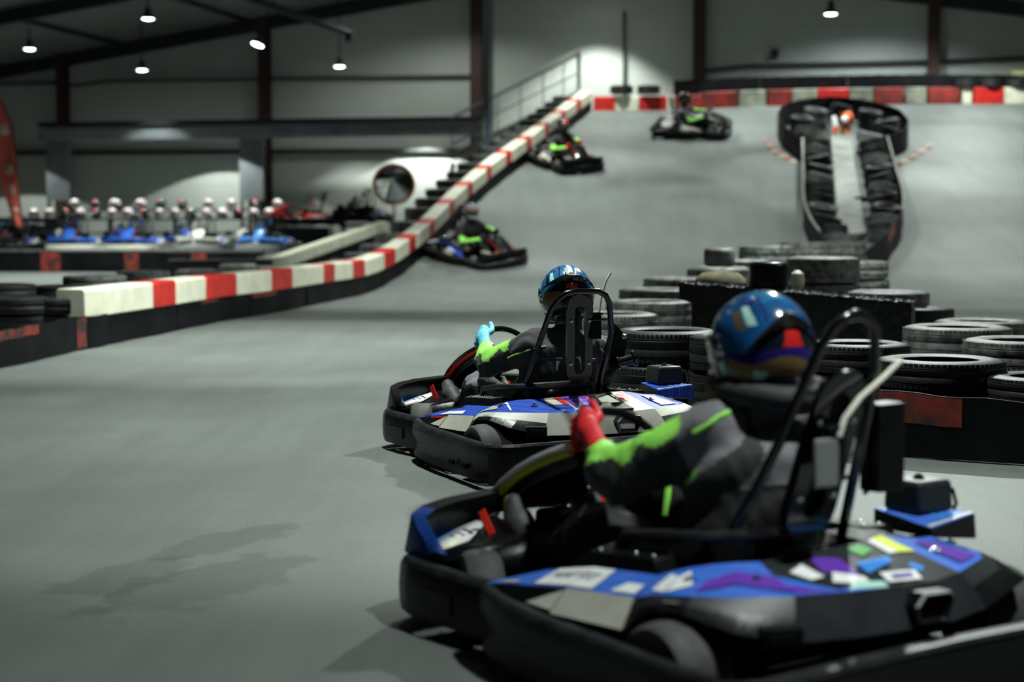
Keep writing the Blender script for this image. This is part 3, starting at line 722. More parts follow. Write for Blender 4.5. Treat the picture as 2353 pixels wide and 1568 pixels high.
def build_hand(name, C, t, r, n, wrist, material, parent, h=.004, thumb_up=1.2):
    """a gloved hand closed round a rim at C: t along the rim, r outwards, n towards the driver"""
    C, t, r, n, wrist = [np.asarray(v, float) for v in (C, t, r, n, wrist)]
    G_ = 1.17
    wrist = C + (wrist - C) / G_
    def fn(p):
        p = C + (p - C) / G_
        d = sd_cap(p, C + n * .032 + r * .016 - t * .034, C + n * .032 + r * .016 + t * .030, .021, .020)
        d = smin(d, sd_cap(p, C + n * .038 + r * .004 - t * .028, C + n * .036 + r * .004 + t * .022, .019, .018), .015)
        for i, (off, end, rad) in enumerate(((-.036, 178, .0098), (-.0135, 200, .0108), (.010, 208, .0110), (.0325, 192, .0106))):
            pts = []
            for ph in (32, 32 + (end - 32) * .42, 32 + (end - 32) * .74, end):
                a = R(ph); rho = .0285 if ph > 40 else .031
                pts.append(C + t * off + rho * (math.cos(a) * n + math.sin(a) * r))
            f = sd_cap(p, pts[0], pts[1], rad * 1.05, rad); f = smin(f, sd_cap(p, pts[1], pts[2], rad, rad * .97), .004); f = smin(f, sd_cap(p, pts[2], pts[3], rad * .97, rad * .88), .004)
            d = smin(d, f, .006)
        b0 = C + n * .036 - r * .010 + t * .012; b1 = C + n * .030 - r * .024 + t * .040; b2 = C + n * .016 - r * (.022) + t * .066 * thumb_up; b3 = C + n * .010 - r * .014 + t * .088 * thumb_up
        f = sd_cap(p, b0, b1, .015, .0128); f = smin(f, sd_cap(p, b1, b2, .0128, .0115), .004); f = smin(f, sd_cap(p, b2, b3, .0115, .0102), .004)
        d = smin(d, f, .010)
        w0 = C + n * .042 + r * .010 - t * .022
        d = smin(d, sd_cap(p, w0, wrist, .025, .031), .02)
        return d
    pts = np.array([C, C + t * .1, C - t * .06, C + n * .07, C - n * .05, C + r * .06, C - r * .06, C + (wrist - C) * G_])
    return net_obj(name, fn, pts.min(0) - .05, pts.max(0) + .05, h, [material], None, parent, smooth=1)

def build_shoe(parent, heel, toe, up, h=.006):
    heel, toe, up = [np.asarray(v, float) for v in (heel, toe, up)]
    ax = unit(toe - heel); up = unit(up - ax * (up @ ax)); L = np.linalg.norm(toe - heel); sd = np.cross(up, ax)
    def loc(p): q = p - heel; return np.stack([q @ ax, q @ sd, q @ up], 1)
    def fn(p):
        q = loc(p)
        d = sd_cap(q, (.03, 0, .035), (L * .62, 0, .030), .040, .043)
        d = smin(d, sd_cap(q, (L * .62, .004, .028), (L - .035, -.004, .022), .045, .034), .02)
        d = smin(d, sd_cap(q, (.035, 0, .05), (.045, 0, .125), .042, .044), .04)
        d = smin(d, sd_cap(q, (.06, 0, .075), (L * .6, 0, .045), .036, .033), .03)
        return np.maximum(d, -(q[:, 2] + .008))
    def reg(c, n):
        q = loc(c); r = np.zeros(len(c), int); r[q[:, 2] < .012] = 1; r[(q[:, 2] < .03) & (q[:, 0] > L - .05)] = 1
        return r
    P = np.array([heel, toe, heel + up * .2, toe + up * .1])
    s = net_obj('shoe', fn, P.min(0) - .09, P.max(0) + .09, h, [M['shoe'], M['sole']], reg, parent)
    mb = MB()
    for k in range(5):
        x = L * .36 + k * L * .075; z = .098 - k * .0075
        mb.tube([heel + ax * x + sd * .026 + up * (z - .016), heel + ax * (x + .008) + up * z, heel + ax * (x + .016) - sd * .026 + up * (z - .016)], .0035, 6)
    mb.build('laces', [M['matt_black']], s)
    return s

def make_driver(label, kart, J, look, group=None, hs=.0095, hands=True, hh=.005):
    """J: joints in the kart's frame"""
    g = {k: np.asarray(v, float) for k, v in J.items()}
    arms = []
    for S in 'LR':
        arms += [(g['sh' + S], g['el' + S], .076, .060), (g['el' + S], g['wr' + S], .060, .044)]
    legs = []
    for S in 'LR':
        legs += [(g['hip' + S], g['kn' + S], .100, .078), (g['kn' + S], g['an' + S], .076, .056)]
    pel, che, nk = g['pel'], g['che'], g['neck']
    lat = unit(g['shL'] - g['shR'])
    def fn(p):
        sc = (.86, 1.0, 1.0)
        d = sd_cap(p, pel - lat * .06, che - lat * .07, .125, .135)
        d = smin(d, sd_cap(p, pel + lat * .06, che + lat * .07, .125, .135), .06)
        d = smin(d, sd_cap(p, che + (0, 0, .02), nk - (0, 0, .06), .14, .085), .06)
        d = smin(d, sd_cap(p, g['shL'] * .86 + nk * .14, g['shR'] * .86 + nk * .14, .082, .082), .06)
        d = smin(d, sd_cap(p, nk - (0, 0, .05), nk + (0, 0, .03), .072, .068), .03)
        for a, b, r1, r2 in arms: d = smin(d, sd_cap(p, a, b, r1, r2), .035)
        for a, b, r1, r2 in legs: d = smin(d, sd_cap(p, a, b, r1, r2), .05)
        # cloth folds
        x, y, z = p.T
        w = np.sin(38 * x + 21 * z + 6 * np.sin(17 * y)) * np.sin(33 * y - 25 * z + 5 * np.sin(19 * x)) + .6 * np.sin(61 * x - 47 * y + 30 * z)
        d = d + .0042 * w + look.get('fold', .004) * (np.sin(15 * x - 9 * y + 17 * z + 2.5 * np.sin(9 * z + 7 * y)) + np.sin(-12 * x + 19 * y + 11 * z))
        for S in 'LR':
            for jn in ('el', 'kn', 'wr', 'an'):
                c = g[jn + S]; rr = np.linalg.norm(p - c, axis=1); d = d + .005 * np.exp(-(rr / .09) ** 2) * np.sin(rr * 150 + 30 * y)
        return d
    def seg(c, a, b):
        ab = b - a; t = np.clip(((c - a) @ ab) / (ab @ ab), 0, 1); q = c - a - t[:, None] * ab
        return t, np.linalg.norm(q, axis=1), q
    def reg(c, n):
        r = np.zeros(len(c), int); z = c[:, 2]
        dist = []; info = []
        bones = arms + legs + [(pel, che, 0, 0), (che, nk, 0, 0)]
        for a, b, r1, r2 in bones:
            t, d, q = seg(c, a, b); dist.append(d - max(r1, .06)); info.append((t, q))
        k = np.argmin(np.stack(dist), 0)
        upper = look.get('upper', 0)
        for i, S in enumerate('LR'):
            ua, fa = 2 * i, 2 * i + 1
            for bi in (ua, fa):
                t, q = info[bi]; m = (k == bi) & (dist[bi] < .035)
                side = 1 if S == 'L' else -1
                outw = (n[:, 2] * .75 + n[:, 1] * side * .28 + n[:, 0] * .25)
                if bi == fa: r[m & (outw > .34 + .16 * np.sin(t * 17))] = 1
                else:
                    r[m] = np.where(t[m] < .22, upper, 0)
                    r[m & (outw > .40 + .12 * np.sin(t * 14)) & (t > look.get('lime_t', .45)) ] = 1
                if bi == fa: r[m & (np.abs(t - .62) < .06) & (outw > .3)] = look.get('patch', 1)
        for bi in (8, 9):
            m = k == bi; r[m] = np.where(z[m] > look.get('split', .52), upper, look.get('lower', 3))
        for bi in (4, 5, 6, 7): r[k == bi] = look.get('legs', 0)
        for bi in (4, 6):
            t, q = info[bi]; r[(k == bi) & (t > .5) & (np.abs(n[:, 1] * (1 if bi == 4 else -1) - .55) < .3)] = look.get('knee', 0)
        # side stripe at the front of the torso
        m = (k == 8) & (c[:, 0] > pel[0] + .09) & (np.abs(c[:, 1] - pel[1] - .11) < .0); r[m] = 1
        return r
    P = np.array(list(g.values())); lo = P.min(0) - .17; hi = P.max(0) + .17
    body = net_obj('person', fn, lo, hi, hs, [M['suit'], M['lime'], M['suit_grey'], M['suit_black'], M['grey']], reg, None)
    body.location = kart.location; body.rotation_euler = kart.rotation_euler
    tag(body, label, 'person', group)
    build_helmet(body, g['head'], look['yaw'], look.get('pitch', 0), look['helmet'], hh, look.get('roll', 0))
    if look.get('collar'):
        mb = MB(); cx, cy, cz = g['head'] + np.array([-.035, -.01, -.118])
        ring = []
        for kq in range(28):
            a = 2 * math.pi * kq / 28; ring.append((cx + .155 * math.cos(a), cy + .135 * math.sin(a), cz + .012 * math.cos(a)))
        prof_r = []
        verts = []
        mb.tube(ring, .036, 12, 0, closed=True)
        mb.build('neck_collar', [M['collar']], body)
    else:
        mb = MB(); mb.tube([nk - np.array([0, 0, .0]), nk + np.array([.0, 0, .05])], [.068, .062], 20); mb.build('collar', [M['suit']], body)
    if hands:
        wc = np.array([.40, .015, .55]); nrm = unit((-.62, 0, .60)); upv = unit((.60, 0, .62)); ly = np.array([0, 1.0, 0])
        for S, a in (('L', look.get('aL', .5)), ('R', math.pi - look.get('aR', -.4))):
            r_ = math.cos(a) * ly + math.sin(a) * upv; t_ = -math.sin(a) * ly + math.cos(a) * upv
            if S == 'R': t_ = -t_
            build_hand('glove', wc + .136 * r_, t_, r_, nrm, g['wr' + S], M[look['glove']], body, .0042 if hs < .011 else .006, 1.2 if S == 'L' else .75)
    for S in 'LR':
        an = g['an' + S]; toe = g['toe' + S]; ax = unit(toe - an)
        upv2 = unit(g['kn' + S] - an); hl = an - upv2 * .075 - ax * .045
        build_shoe(body, hl, hl + ax * .265, upv2, .006 if hs < .011 else .009)
    for pts0, dr, rad in look.get('strips', []):
        pts = []; dr = unit(dr)
        for p in pts0:
            p = np.array(p, float) - dr * .3
            for _ in range(80):
                v = fn(p[None])[0]
                if v < .001: pts.append(p); break
                p = p + dr * min(v, .05) * .7
        if len(pts) > 1:
            mb = MB(); mb.tube(pts, rad, 8); mb.build('piping', [M['lime']], body)
    # thin piping over the shoulder blade, laid on the cloth
    for line in look.get('piping', []):
        pts = []
        for (x, y, z) in line:
            p = np.array([x, y, z], float); d = np.array(look.get('pdir', (1, 0, 0)), float)
            p0_ = p
            for _ in range(60):
                v = fn(p[None])[0]
                if v < .0005: pts.append(p); break
                p = p + d * min(v, .05) * .8
                if np.linalg.norm(p - p0_) > .9: break
        if len(pts) < 2: continue
        mb = MB(); mb.tube(pts, look.get('pr', .0045), 6); mb.build('piping', [M['lime']], body)
    if look.get('note'):
        c = np.array(look['note'], float); d = np.array([1.0, 0, 0]); quad = []
        w, hgt = .135, .064
        for dy in (-w / 2, w / 2):
            p = c + np.array([0, dy, 0])
            for _ in range(40):
                v = fn(p[None])[0]
                if v < .004: break
                p = p + d * min(v, .04) * .8
            quad.append(p)
        a, b = quad; upz = np.array([.12, 0, 1.0]); upz /= np.linalg.norm(upz)
        A = [a - upz * hgt / 2, b - upz * hgt / 2, b + upz * hgt / 2, a + upz * hgt / 2]; nn_ = np.array([-1.0, 0, 0.1])
        mb = MB(); mb.prism(A, nn_ * .002, 0)
        def q2(u, v): return A[0] * (1 - u) * (1 - v) + A[1] * u * (1 - v) + A[2] * u * v + A[3] * (1 - u) * v + nn_ * .0035
        U = lambda u: 1 - u
        for pts in (((.16, .2), (.24, .62), (.40, .78), (.36, .86), (.16, .66), (.06, .3)), ((.2, .45), (.42, .50), (.42, .58), (.2, .54)), ((.34, .2), (.40, .2), (.42, .5), (.36, .5)),
                    ((.55, .3), (.60, .3), (.64, .6), (.58, .6)), ((.66, .3), (.70, .3), (.76, .55), (.71, .6)), ((.56, .42), (.72, .42), (.72, .48), (.56, .48)), ((.80, .3), (.92, .35), (.92, .55), (.82, .62), (.80, .56), (.87, .5), (.86, .38), (.80, .36))):
            mb.poly([q2(U(u), v) for u, v in pts], 1)
        mb.build('back_label', [M['white'], M['blue']], body)
    return body
# ------------------------------------------------------------------ camera geometry used to place things on the floor
F_PX, YH, CAM_H = 3900.0, 502.0, 1.241
TH = math.atan((784 - YH) / F_PX)
def ray(px, py):
    x = (px - 1176.5) / F_PX; y = -(py - 784) / F_PX; c, s = math.cos(TH), math.sin(TH)
    return np.array([x, c + y * s, -s + y * c])
def at(px, py, Y):
    d = ray(px, py); return np.array([0, 0, CAM_H]) + d * (Y / d[1])
def ground(px, py, z=0.0):
    d = ray(px, py); return np.array([0, 0, CAM_H]) + d * ((z - CAM_H) / d[2])
def zr(Y):
    if Y < 27: return 0.0
    if Y < 33: return .28 * (Y - 27) ** 2 / 12
    return min(.28 * (Y - 30), 4.28)
cam_d = bpy.data.cameras.new('camera'); cam = bpy.data.objects.new('camera', cam_d); col.objects.link(cam)
cam.location = (0, 0, CAM_H); cam.rotation_euler = (math.pi / 2 - TH, 0, 0)
cam_d.sensor_width = 36; cam_d.lens = F_PX / 2353 * 36; cam_d.clip_end = 200
cam_d.dof.use_dof = True; cam_d.dof.focus_distance = 8.25; cam_d.dof.aperture_fstop = 1.75
scene.camera = cam

# ------------------------------------------------------------------ hall shell
def floor_mat():
    m = bpy.data.materials.new('asphalt'); m.use_nodes = True; nt = m.node_tree; b = nt.nodes['Principled BSDF']
    tc = nt.nodes.new('ShaderNodeTexCoord')
    def noise(sc, det, vec=None, rough=.6):
        n = nt.nodes.new('ShaderNodeTexNoise'); n.inputs['Scale'].default_value = sc; n.inputs['Detail'].default_value = det; n.inputs['Roughness'].default_value = rough
        nt.links.new(vec or tc.outputs['Object'], n.inputs['Vector']); return n
    def mix(fac, a, b_, mode='MULTIPLY'):
        x = nt.nodes.new('ShaderNodeMix'); x.data_type = 'RGBA'; x.blend_type = mode
        x.inputs[0].default_value = fac; nt.links.new(a, x.inputs[6]); nt.links.new(b_, x.inputs[7]); return x.outputs[2]
    def ramp(n, p0, c0, p1, c1):
        r = nt.nodes.new('ShaderNodeValToRGB'); e = r.color_ramp.elements; e[0].position = p0; e[0].color = (c0, c0, c0, 1); e[1].position = p1; e[1].color = (c1, c1, c1, 1)
        nt.links.new(n.outputs['Fac'], r.inputs['Fac']); return r.outputs['Color']
    fine = ramp(noise(210, 4), .3, .38, .7, 1.58)
    big = ramp(noise(.55, 5), .3, .82, .7, 1.12)
    mp = nt.nodes.new('ShaderNodeMapping'); mp.inputs['Scale'].default_value = (2.6, .22, 1); mp.inputs['Rotation'].default_value = (0, 0, R(-14))
    nt.links.new(tc.outputs['Object'], mp.inputs['Vector'])
    trk = ramp(noise(1.6, 6, mp.outputs['Vector'], .7), .35, .90, .62, 1.06)
    base = nt.nodes.new('ShaderNodeRGB'); base.outputs[0].default_value = (.138, .152, .144, 1)
    c = mix(1, base.outputs[0], fine); c = mix(1, c, big); c = mix(1, c, trk)
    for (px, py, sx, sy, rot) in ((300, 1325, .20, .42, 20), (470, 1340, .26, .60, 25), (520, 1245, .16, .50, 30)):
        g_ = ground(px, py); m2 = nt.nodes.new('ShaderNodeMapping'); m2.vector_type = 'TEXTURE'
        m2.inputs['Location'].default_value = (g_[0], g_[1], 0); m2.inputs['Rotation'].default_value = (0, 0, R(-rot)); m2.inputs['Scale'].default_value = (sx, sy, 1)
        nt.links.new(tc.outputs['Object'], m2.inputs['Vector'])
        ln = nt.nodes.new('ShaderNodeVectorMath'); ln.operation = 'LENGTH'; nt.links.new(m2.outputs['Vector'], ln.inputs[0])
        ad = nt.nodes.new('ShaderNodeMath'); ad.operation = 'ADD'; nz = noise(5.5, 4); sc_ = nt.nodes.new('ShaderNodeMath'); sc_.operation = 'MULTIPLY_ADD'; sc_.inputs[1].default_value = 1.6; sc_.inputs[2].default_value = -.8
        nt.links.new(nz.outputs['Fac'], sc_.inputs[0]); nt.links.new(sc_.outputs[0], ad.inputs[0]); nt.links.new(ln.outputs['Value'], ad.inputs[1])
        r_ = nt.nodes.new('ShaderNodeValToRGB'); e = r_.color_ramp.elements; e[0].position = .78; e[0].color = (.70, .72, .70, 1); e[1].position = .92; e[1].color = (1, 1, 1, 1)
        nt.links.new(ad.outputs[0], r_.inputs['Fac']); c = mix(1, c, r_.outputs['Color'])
    nt.links.new(c, b.inputs['Base Color']); b.inputs['Roughness'].default_value = .62; b.inputs['Specular IOR Level'].default_value = .35
    bp = nt.nodes.new('ShaderNodeBump'); bp.inputs['Strength'].default_value = .35; bp.inputs['Distance'].default_value = .004
    nt.links.new(noise(140, 3).outputs['Fac'], bp.inputs['Height']); nt.links.new(bp.outputs['Normal'], b.inputs['Normal'])
    return m
ASPH = floor_mat()
U = np.array([.9818, -.19, 0]); V = np.array([-.19, -.9818, 0]); O = np.array([-13.82, 52.96, 0])   # hall axes: along the far wall / towards the camera
def hall(u, v, z=0.0): return O + U * u + V * v + np.array([0, 0, z])
U0, U1, V1, UR = -10.0, 38.0, 66.0, 17.2
def roof(u): return 6.3 + .152 * u if u < UR else 6.3 + .152 * UR - .152 * (u - UR)
mb = MB(); mb.prism([hall(U0, 0, -.2), hall(U1, 0, -.2), hall(U1, V1, -.2), hall(U0, V1, -.2)], (0, 0, .2)); struct(mb.build('floor', [ASPH]), 'dark grey asphalt floor of the indoor kart track')

def panel_mat():
    m = bpy.data.materials.new('wall_panel'); m.use_nodes = True; nt = m.node_tree; b = nt.nodes['Principled BSDF']
    b.inputs['Roughness'].default_value = .55
    tc = nt.nodes.new('ShaderNodeTexCoord'); mp = nt.nodes.new('ShaderNodeMapping'); mp.inputs['Rotation'].default_value = (R(90), 0, R(-10.95)); 
    sx = nt.nodes.new('ShaderNodeSeparateXYZ'); nt.links.new(tc.outputs['Object'], sx.inputs[0])
    md = nt.nodes.new('ShaderNodeMath'); md.operation = 'FRACT'; ml = nt.nodes.new('ShaderNodeMath'); ml.operation = 'MULTIPLY'; ml.inputs[1].default_value = .9
    nt.links.new(sx.outputs['Z'], ml.inputs[0]); nt.links.new(ml.outputs[0], md.inputs[0])
    rp = nt.nodes.new('ShaderNodeValToRGB'); e = rp.color_ramp.elements; e[0].position = 0; e[0].color = (.40, .42, .38, 1); e[1].position = .03; e[1].color = (.57, .595, .55, 1)
    nt.links.new(md.outputs[0], rp.inputs['Fac'])
    n = nt.nodes.new('ShaderNodeTexNoise'); n.inputs['Scale'].default_value = .8; nt.links.new(tc.outputs['Object'], n.inputs['Vector'])
    r2 = nt.nodes.new('ShaderNodeValToRGB'); r2.color_ramp.elements[0].color = (.86, .86, .86, 1); r2.color_ramp.elements[1].color = (1.05, 1.05, 1.05, 1); nt.links.new(n.outputs['Fac'], r2.inputs['Fac'])
    x = nt.nodes.new('ShaderNodeMix'); x.data_type = 'RGBA'; x.blend_type = 'MULTIPLY'; x.inputs[0].default_value = 1
    nt.links.new(rp.outputs['Color'], x.inputs[6]); nt.links.new(r2.outputs['Color'], x.inputs[7]); nt.links.new(x.outputs[2], b.inputs['Base Color'])
    return m
PANEL = panel_mat()
CEIL = mat('ceiling_sheet', (.16, .17, .155), .7, var=.15, vscale=1.5)
mb = MB(); mb.prism([hall(U0, 0), hall(U1, 0), hall(U1, 0, roof(U1)), hall(UR, 0, roof(UR)), hall(U0, 0, roof(U0))], -V * .25); struct(mb.build('wall_far', [PANEL]), 'pale sandwich panel gable wall at the far end of the hall')
for nm, u, s in (('wall_left', U0, -1), ('wall_right', U1, 1)):
    mb = MB(); mb.prism([hall(u, 0), hall(u, V1), hall(u, V1, roof(u)), hall(u, 0, roof(u))], U * .25 * s); struct(mb.build(nm, [PANEL]))
mb = MB(); mb.prism([hall(U0, V1), hall(U1, V1), hall(U1, V1, roof(U1)), hall(UR, V1, roof(UR)), hall(U0, V1, roof(U0))], V * .25); struct(mb.build('wall_back', [PANEL]))
mb = MB(); e_ = .3
mb.prism([hall(U0 - e_, -e_, roof(U0 - e_)), hall(UR, -e_, roof(UR)), hall(UR, V1 + e_, roof(UR)), hall(U0 - e_, V1 + e_, roof(U0 - e_))], (0, 0, .15))
mb.prism([hall(UR, -e_, roof(UR)), hall(U1 + e_, -e_, roof(U1 + e_)), hall(U1 + e_, V1 + e_, roof(U1 + e_)), hall(UR, V1 + e_, roof(UR))], (0, 0, .15))
struct(mb.build('ceiling', [CEIL]), 'dark corrugated roof of the hall')
COLM = mat('oxide_brown_steel', (.055, .022, .018), .6); DARKST = mat('dark_steel', (.02, .022, .022), .6); GREYST = mat('grey_steel', (.19, .21, .225), .5, var=.15, vscale=2)
# steel columns on the gable wall
lab = ['at the far left, behind the red feather flag', 'above the grey pillar left of the mirror', 'next to the pale blue post', 'behind the kart at the top of the ramp', 'at the right above the black belts']
for i in range(5):
    u = i * 6.5247; h_ = roof(u)
    mb = MB()
    for du, w, dv, d in ((0, .34, .06, .03), (0, .03, .17, .22), (0, .34, .29, .03)): 
        c = hall(u, dv, h_ / 2); mb.box(c, (w, d, h_), 0, rot=R(-10.95))
    tag(mb.build('steel_column', [COLM]), 'dark red-brown steel column on the far wall ' + lab[i], 'column', 'columns on the far wall')
# rafters and purlins
mb = MB()
def rafter(v, name_i):
    m_ = MB()
    for ua, ub in ((U0 + .2, UR), (UR, U1 - .2)):
        a = hall(ua, v, roof(ua) - .22); b = hall(ub, v, roof(ub) - .22)
        m_.prism([a + [0, 0, -.18], b + [0, 0, -.18], b + [0, 0, .18], a + [0, 0, .18]], V * .16)
    return struct(m_.build('trim_rafter', [DARKST]))
for v in (.05, 8.2, 16.4, 24.6, 32.8, 41, 49.2): rafter(v, 0)
for u in (-6, -2, 2, 6, 10, 14, 21, 25, 29, 33):
    m_ = MB(); m_.prism([hall(u, .3, roof(u) - .13), hall(u + .08, .3, roof(u) - .13), hall(u + .08, .3, roof(u) - .01), hall(u, .3, roof(u) - .01)], V * 60)
    struct(m_.build('trim_purlin', [DARKST]))
# conduits along the wall
def pipe(name, pts, r, m, label, cat='pipe'):
    b_ = MB(); b_.tube(pts, r, 8); return tag(b_.build(name, [m]), label, cat)
pipe('wall_pipe', [hall(-8, .12, 5.42), hall(-.2, .12, 5.42), hall(.1, .38, 5.30), hall(.7, .38, 5.32), hall(1.4, .12, 5.44), hall(13, .12, 5.42)], .045, DARKST, 'long thin dark conduit high along the far wall left of the railing')
pipe('wall_pipe', [hall(-8, .14, 3.27), hall(13.5, .14, 3.24)], .07, DARKST, 'dark pipe running along the wall under the walkway deck')
pipe('wall_pipe', [hall(19.7, .14, 5.46), hall(21, .14, 5.58), hall(26.2, .14, 5.62), hall(31, .14, 5.72)], .055, DARKST, 'dark sagging cable along the far wall at the right')
pipe('wall_pipe', [hall(17.4, .12, 4.6), hall(17.4, .12, 7.2)], .035, DARKST, 'thin vertical conduit on the far wall left of the ramp-top kart')
mb = MB(); mb.box(hall(21.7, .12, 5.92), (.22, .14, .24), 0, rot=R(-10.95)); mb.box(hall(21.7, .2, 5.92), (.12, .04, .12), 0, rot=R(-10.95)); tag(mb.build('junction_box', [DARKST], bevel=.01), 'small dark junction box on the far wall above the cable', 'box')
# dark duct hanging from the roof, one lamp on its end
a, b = at(520, -22, 43), at(803, 76, 46.5)
mb = MB(); mb.tube([a, b], .10, 10); mb.tube([b, b + [0, 0, -.22]], .13, 10); mb.tube([at(600, 0, 44), at(600, 0, 44) + [0, 0, 1.2]], .02, 6)
tag(mb.build('hanging_duct', [DARKST]), 'dark sloping duct hanging under the roof left of centre', 'duct')
# walkway deck on grey pillars
A0, A1 = np.array([-13.95, 50.3, 0]), np.array([-.80, 47.9, 0]); dv = unit(A1 - A0); dn = np.array([-dv[1], dv[0], 0])
mb = MB(); mb.prism([A0 - dn * .08 + [0, 0, 3.93], A1 - dn * .08 + [0, 0, 3.97], A1 - dn * .08 + [0, 0, 4.10], A0 - dn * .08 + [0, 0, 4.06]], dn * 1.38, 0)
mb.prism([A0 + [0, 0, 3.53], A1 + [0, 0, 3.57], A1 + [0, 0, 3.94], A0 + [0, 0, 3.90]], dn * .25, 1)
tag(mb.build('walkway_deck', [mat('deck_edge', (.01, .01, .011), .7), GREYST]), 'long grey steel walkway with black edge in front of the far wall', 'walkway')
for (px, t) in ((141, 'at the far left, right of the red feather flag'), (583, 'in the middle, behind the parked karts')):
    Y = 51.0; X = (px - 1176.5) / F_PX * Y
    p = MB(); p.box((X, Y, 2.72), (.74, .22, 1.9), 0, rot=R(-10.95))
    for k in range(4): p.box((X - .33 + .22 * k, Y + .03, .9), (.06, .12, 1.74), 1, rot=R(-10.95))
    tag(p.build('grey_pillar', [GREYST, mat('olive_frame', (.10, .095, .05), .6)]), 'broad grey pillar holding up the walkway ' + t, 'pillar', 'pillars under the walkway')
# pale blue post and sloping railing by the ramp
X, Y = (1120 - 1176.5) / F_PX * 45.6, 45.6
mb = MB(); mb.box((X, Y, 4.2), (.16, .16, 8.4)); mb.box((X + .13, Y + .03, 4.2), (.07, .07, 8.4), 1); mb.box((X, Y, .03), (.35, .35, .06)); tag(mb.build('blue_post', [mat('blue_grey_paint', (.13, .17, .21), .5), GREYST]), 'tall pale blue-grey post standing beside the ramp', 'post')
mb = MB(); r0, r1, r2 = at(1038, 270, 46), at(1190, 195, 46), at(1330, 124, 46)
mb.tube([r0, r1, r2], .035, 8); mb.tube([at(1040, 332, 46), at(1090, 305, 46)], .03, 8)
for t in (0, .18, .36, .54, .72, .88):
    p = r0 + (r2 - r0) * t; q = p.copy(); q[2] -= 1.0; mb.tube([p, q], .018, 6)
q = r2.copy(); q[2] -= .95; mb.tube([r2 + [0, 0, .05], q], .05, 8)
for dz in (-.5, -.98): mb.tube([r0 + [0, 0, dz], r2 + [0, 0, dz]], .02, 6)
st_ = MB()
tag(mb.build('railing', [GREYST]), 'grey metal railing climbing diagonally in front of the far wall', 'railing')
p0, p1 = r0 + [0, 0, -1.0], r2 + [0, 0, -1.0]
mb = MB(); mb.prism([p0 + [0, .05, -.12], p1 + [0, .05, -.12], p1 + [0, .05, 0], p0 + [0, .05, 0]], (0, .9, 0)); 
mb.box(((p1[0]), 46.5, p1[2] / 2 - .1), (.12, .12, p1[2] - .2)); mb.box(((p0[0]), 46.5, p0[2] / 2 - .1), (.12, .12, p0[2] - .2))
tag(mb.build('stair_ramp', [mat('pale_concrete', (.34, .35, .31), .7)]), 'sloping gangway under the diagonal railing', 'gangway')

# ------------------------------------------------------------------ the ramp
BP = [(-4.37, 12.78), (-4.26, 14.07), (-4.19, 14.79), (-4.10, 16.03), (-3.94, 16.63), (-3.72, 18.22), (-3.46, 20.36), (-3.07, 22.3), (-2.68, 25.2), (-2.30, 28.0), (-1.87, 30.5), (-1.45, 32.47), (-.87, 34.9), (-.29, 36.95), (.06, 38.0), (.77, 40.16), (1.54, 42.55), (2.09, 44.3)]
def smooth_path(P, step=.25):
    P = np.array(P, float); n = len(P); out = []
    for i in range(n - 1):
        p0, p1, p2, p3 = P[max(i - 1, 0)], P[i], P[i + 1], P[min(i + 2, n - 1)]
        m = max(2, int(np.linalg.norm(p2 - p1) / step))
        for k in range(m):
            t = k / m
            out.append(.5 * ((2 * p1) + (-p0 + p2) * t + (2 * p0 - 5 * p1 + 4 * p2 - p3) * t * t + (-p0 + 3 * p1 - 3 * p2 + p3) * t ** 3))
    out.append(P[-1]); return np.array(out)
class Path:
    def __init__(s, P, z=None):
        s.P = smooth_path(P); s.s = np.concatenate([[0], np.cumsum(np.linalg.norm(np.diff(s.P, axis=0), axis=1))]); s.L = s.s[-1]; s.z = z or (lambda Y: 0.0)
    def pt(s, a): return np.array([np.interp(a, s.s, s.P[:, 0]), np.interp(a, s.s, s.P[:, 1])])
    def tan(s, a): return unit(s.pt(min(a + .1, s.L)) - s.pt(max(a - .1, 0)))
    def left(s, a, off): t = s.tan(a); p = s.pt(a) + off * np.array([-t[1], t[0]]); return np.array([p[0], p[1], s.z(p[1])])
    def seg(s, a, b, step=.3):
        n = max(1, int(math.ceil((b - a) / step))); return [s.pt(a + (b - a) * i / n) for i in range(n + 1)]
bar = Path(BP, zr)
def xbar(Y):
    if Y >= 44.3: return 2.09
    return float(np.interp(Y, bar.P[:, 1], bar.P[:, 0]))
ys = list(np.arange(26.5, 45.5, .5)) + [45.4, 47.0, 50.2]
mb = MB(); rows = []
for Y in ys:
    xl = xbar(Y) - .42 if Y < 46 else 1.2; xr_ = 22.0
    rows.append([(xl + (xr_ - xl) * k / 14, min(Y, 52.4 - .1935 * (xl + (xr_ - xl) * k / 14 + 13.82)), zr(Y) - (.012 if Y < 27.3 else 0)) for k in range(15)])
mb.strips(rows, 0)
lft = [r[0] for r in rows]; mb.strips([lft, [(p[0], p[1], -.05) for p in lft]], 1)
rgt = [r[-1] for r in rows]; mb.strips([rgt, [(p[0], p[1], -.05) for p in rgt]], 1)
struct(mb.build('floor_ramp', [ASPH, DARKST], angle=60), 'grey asphalt ramp climbing to the upper track level')

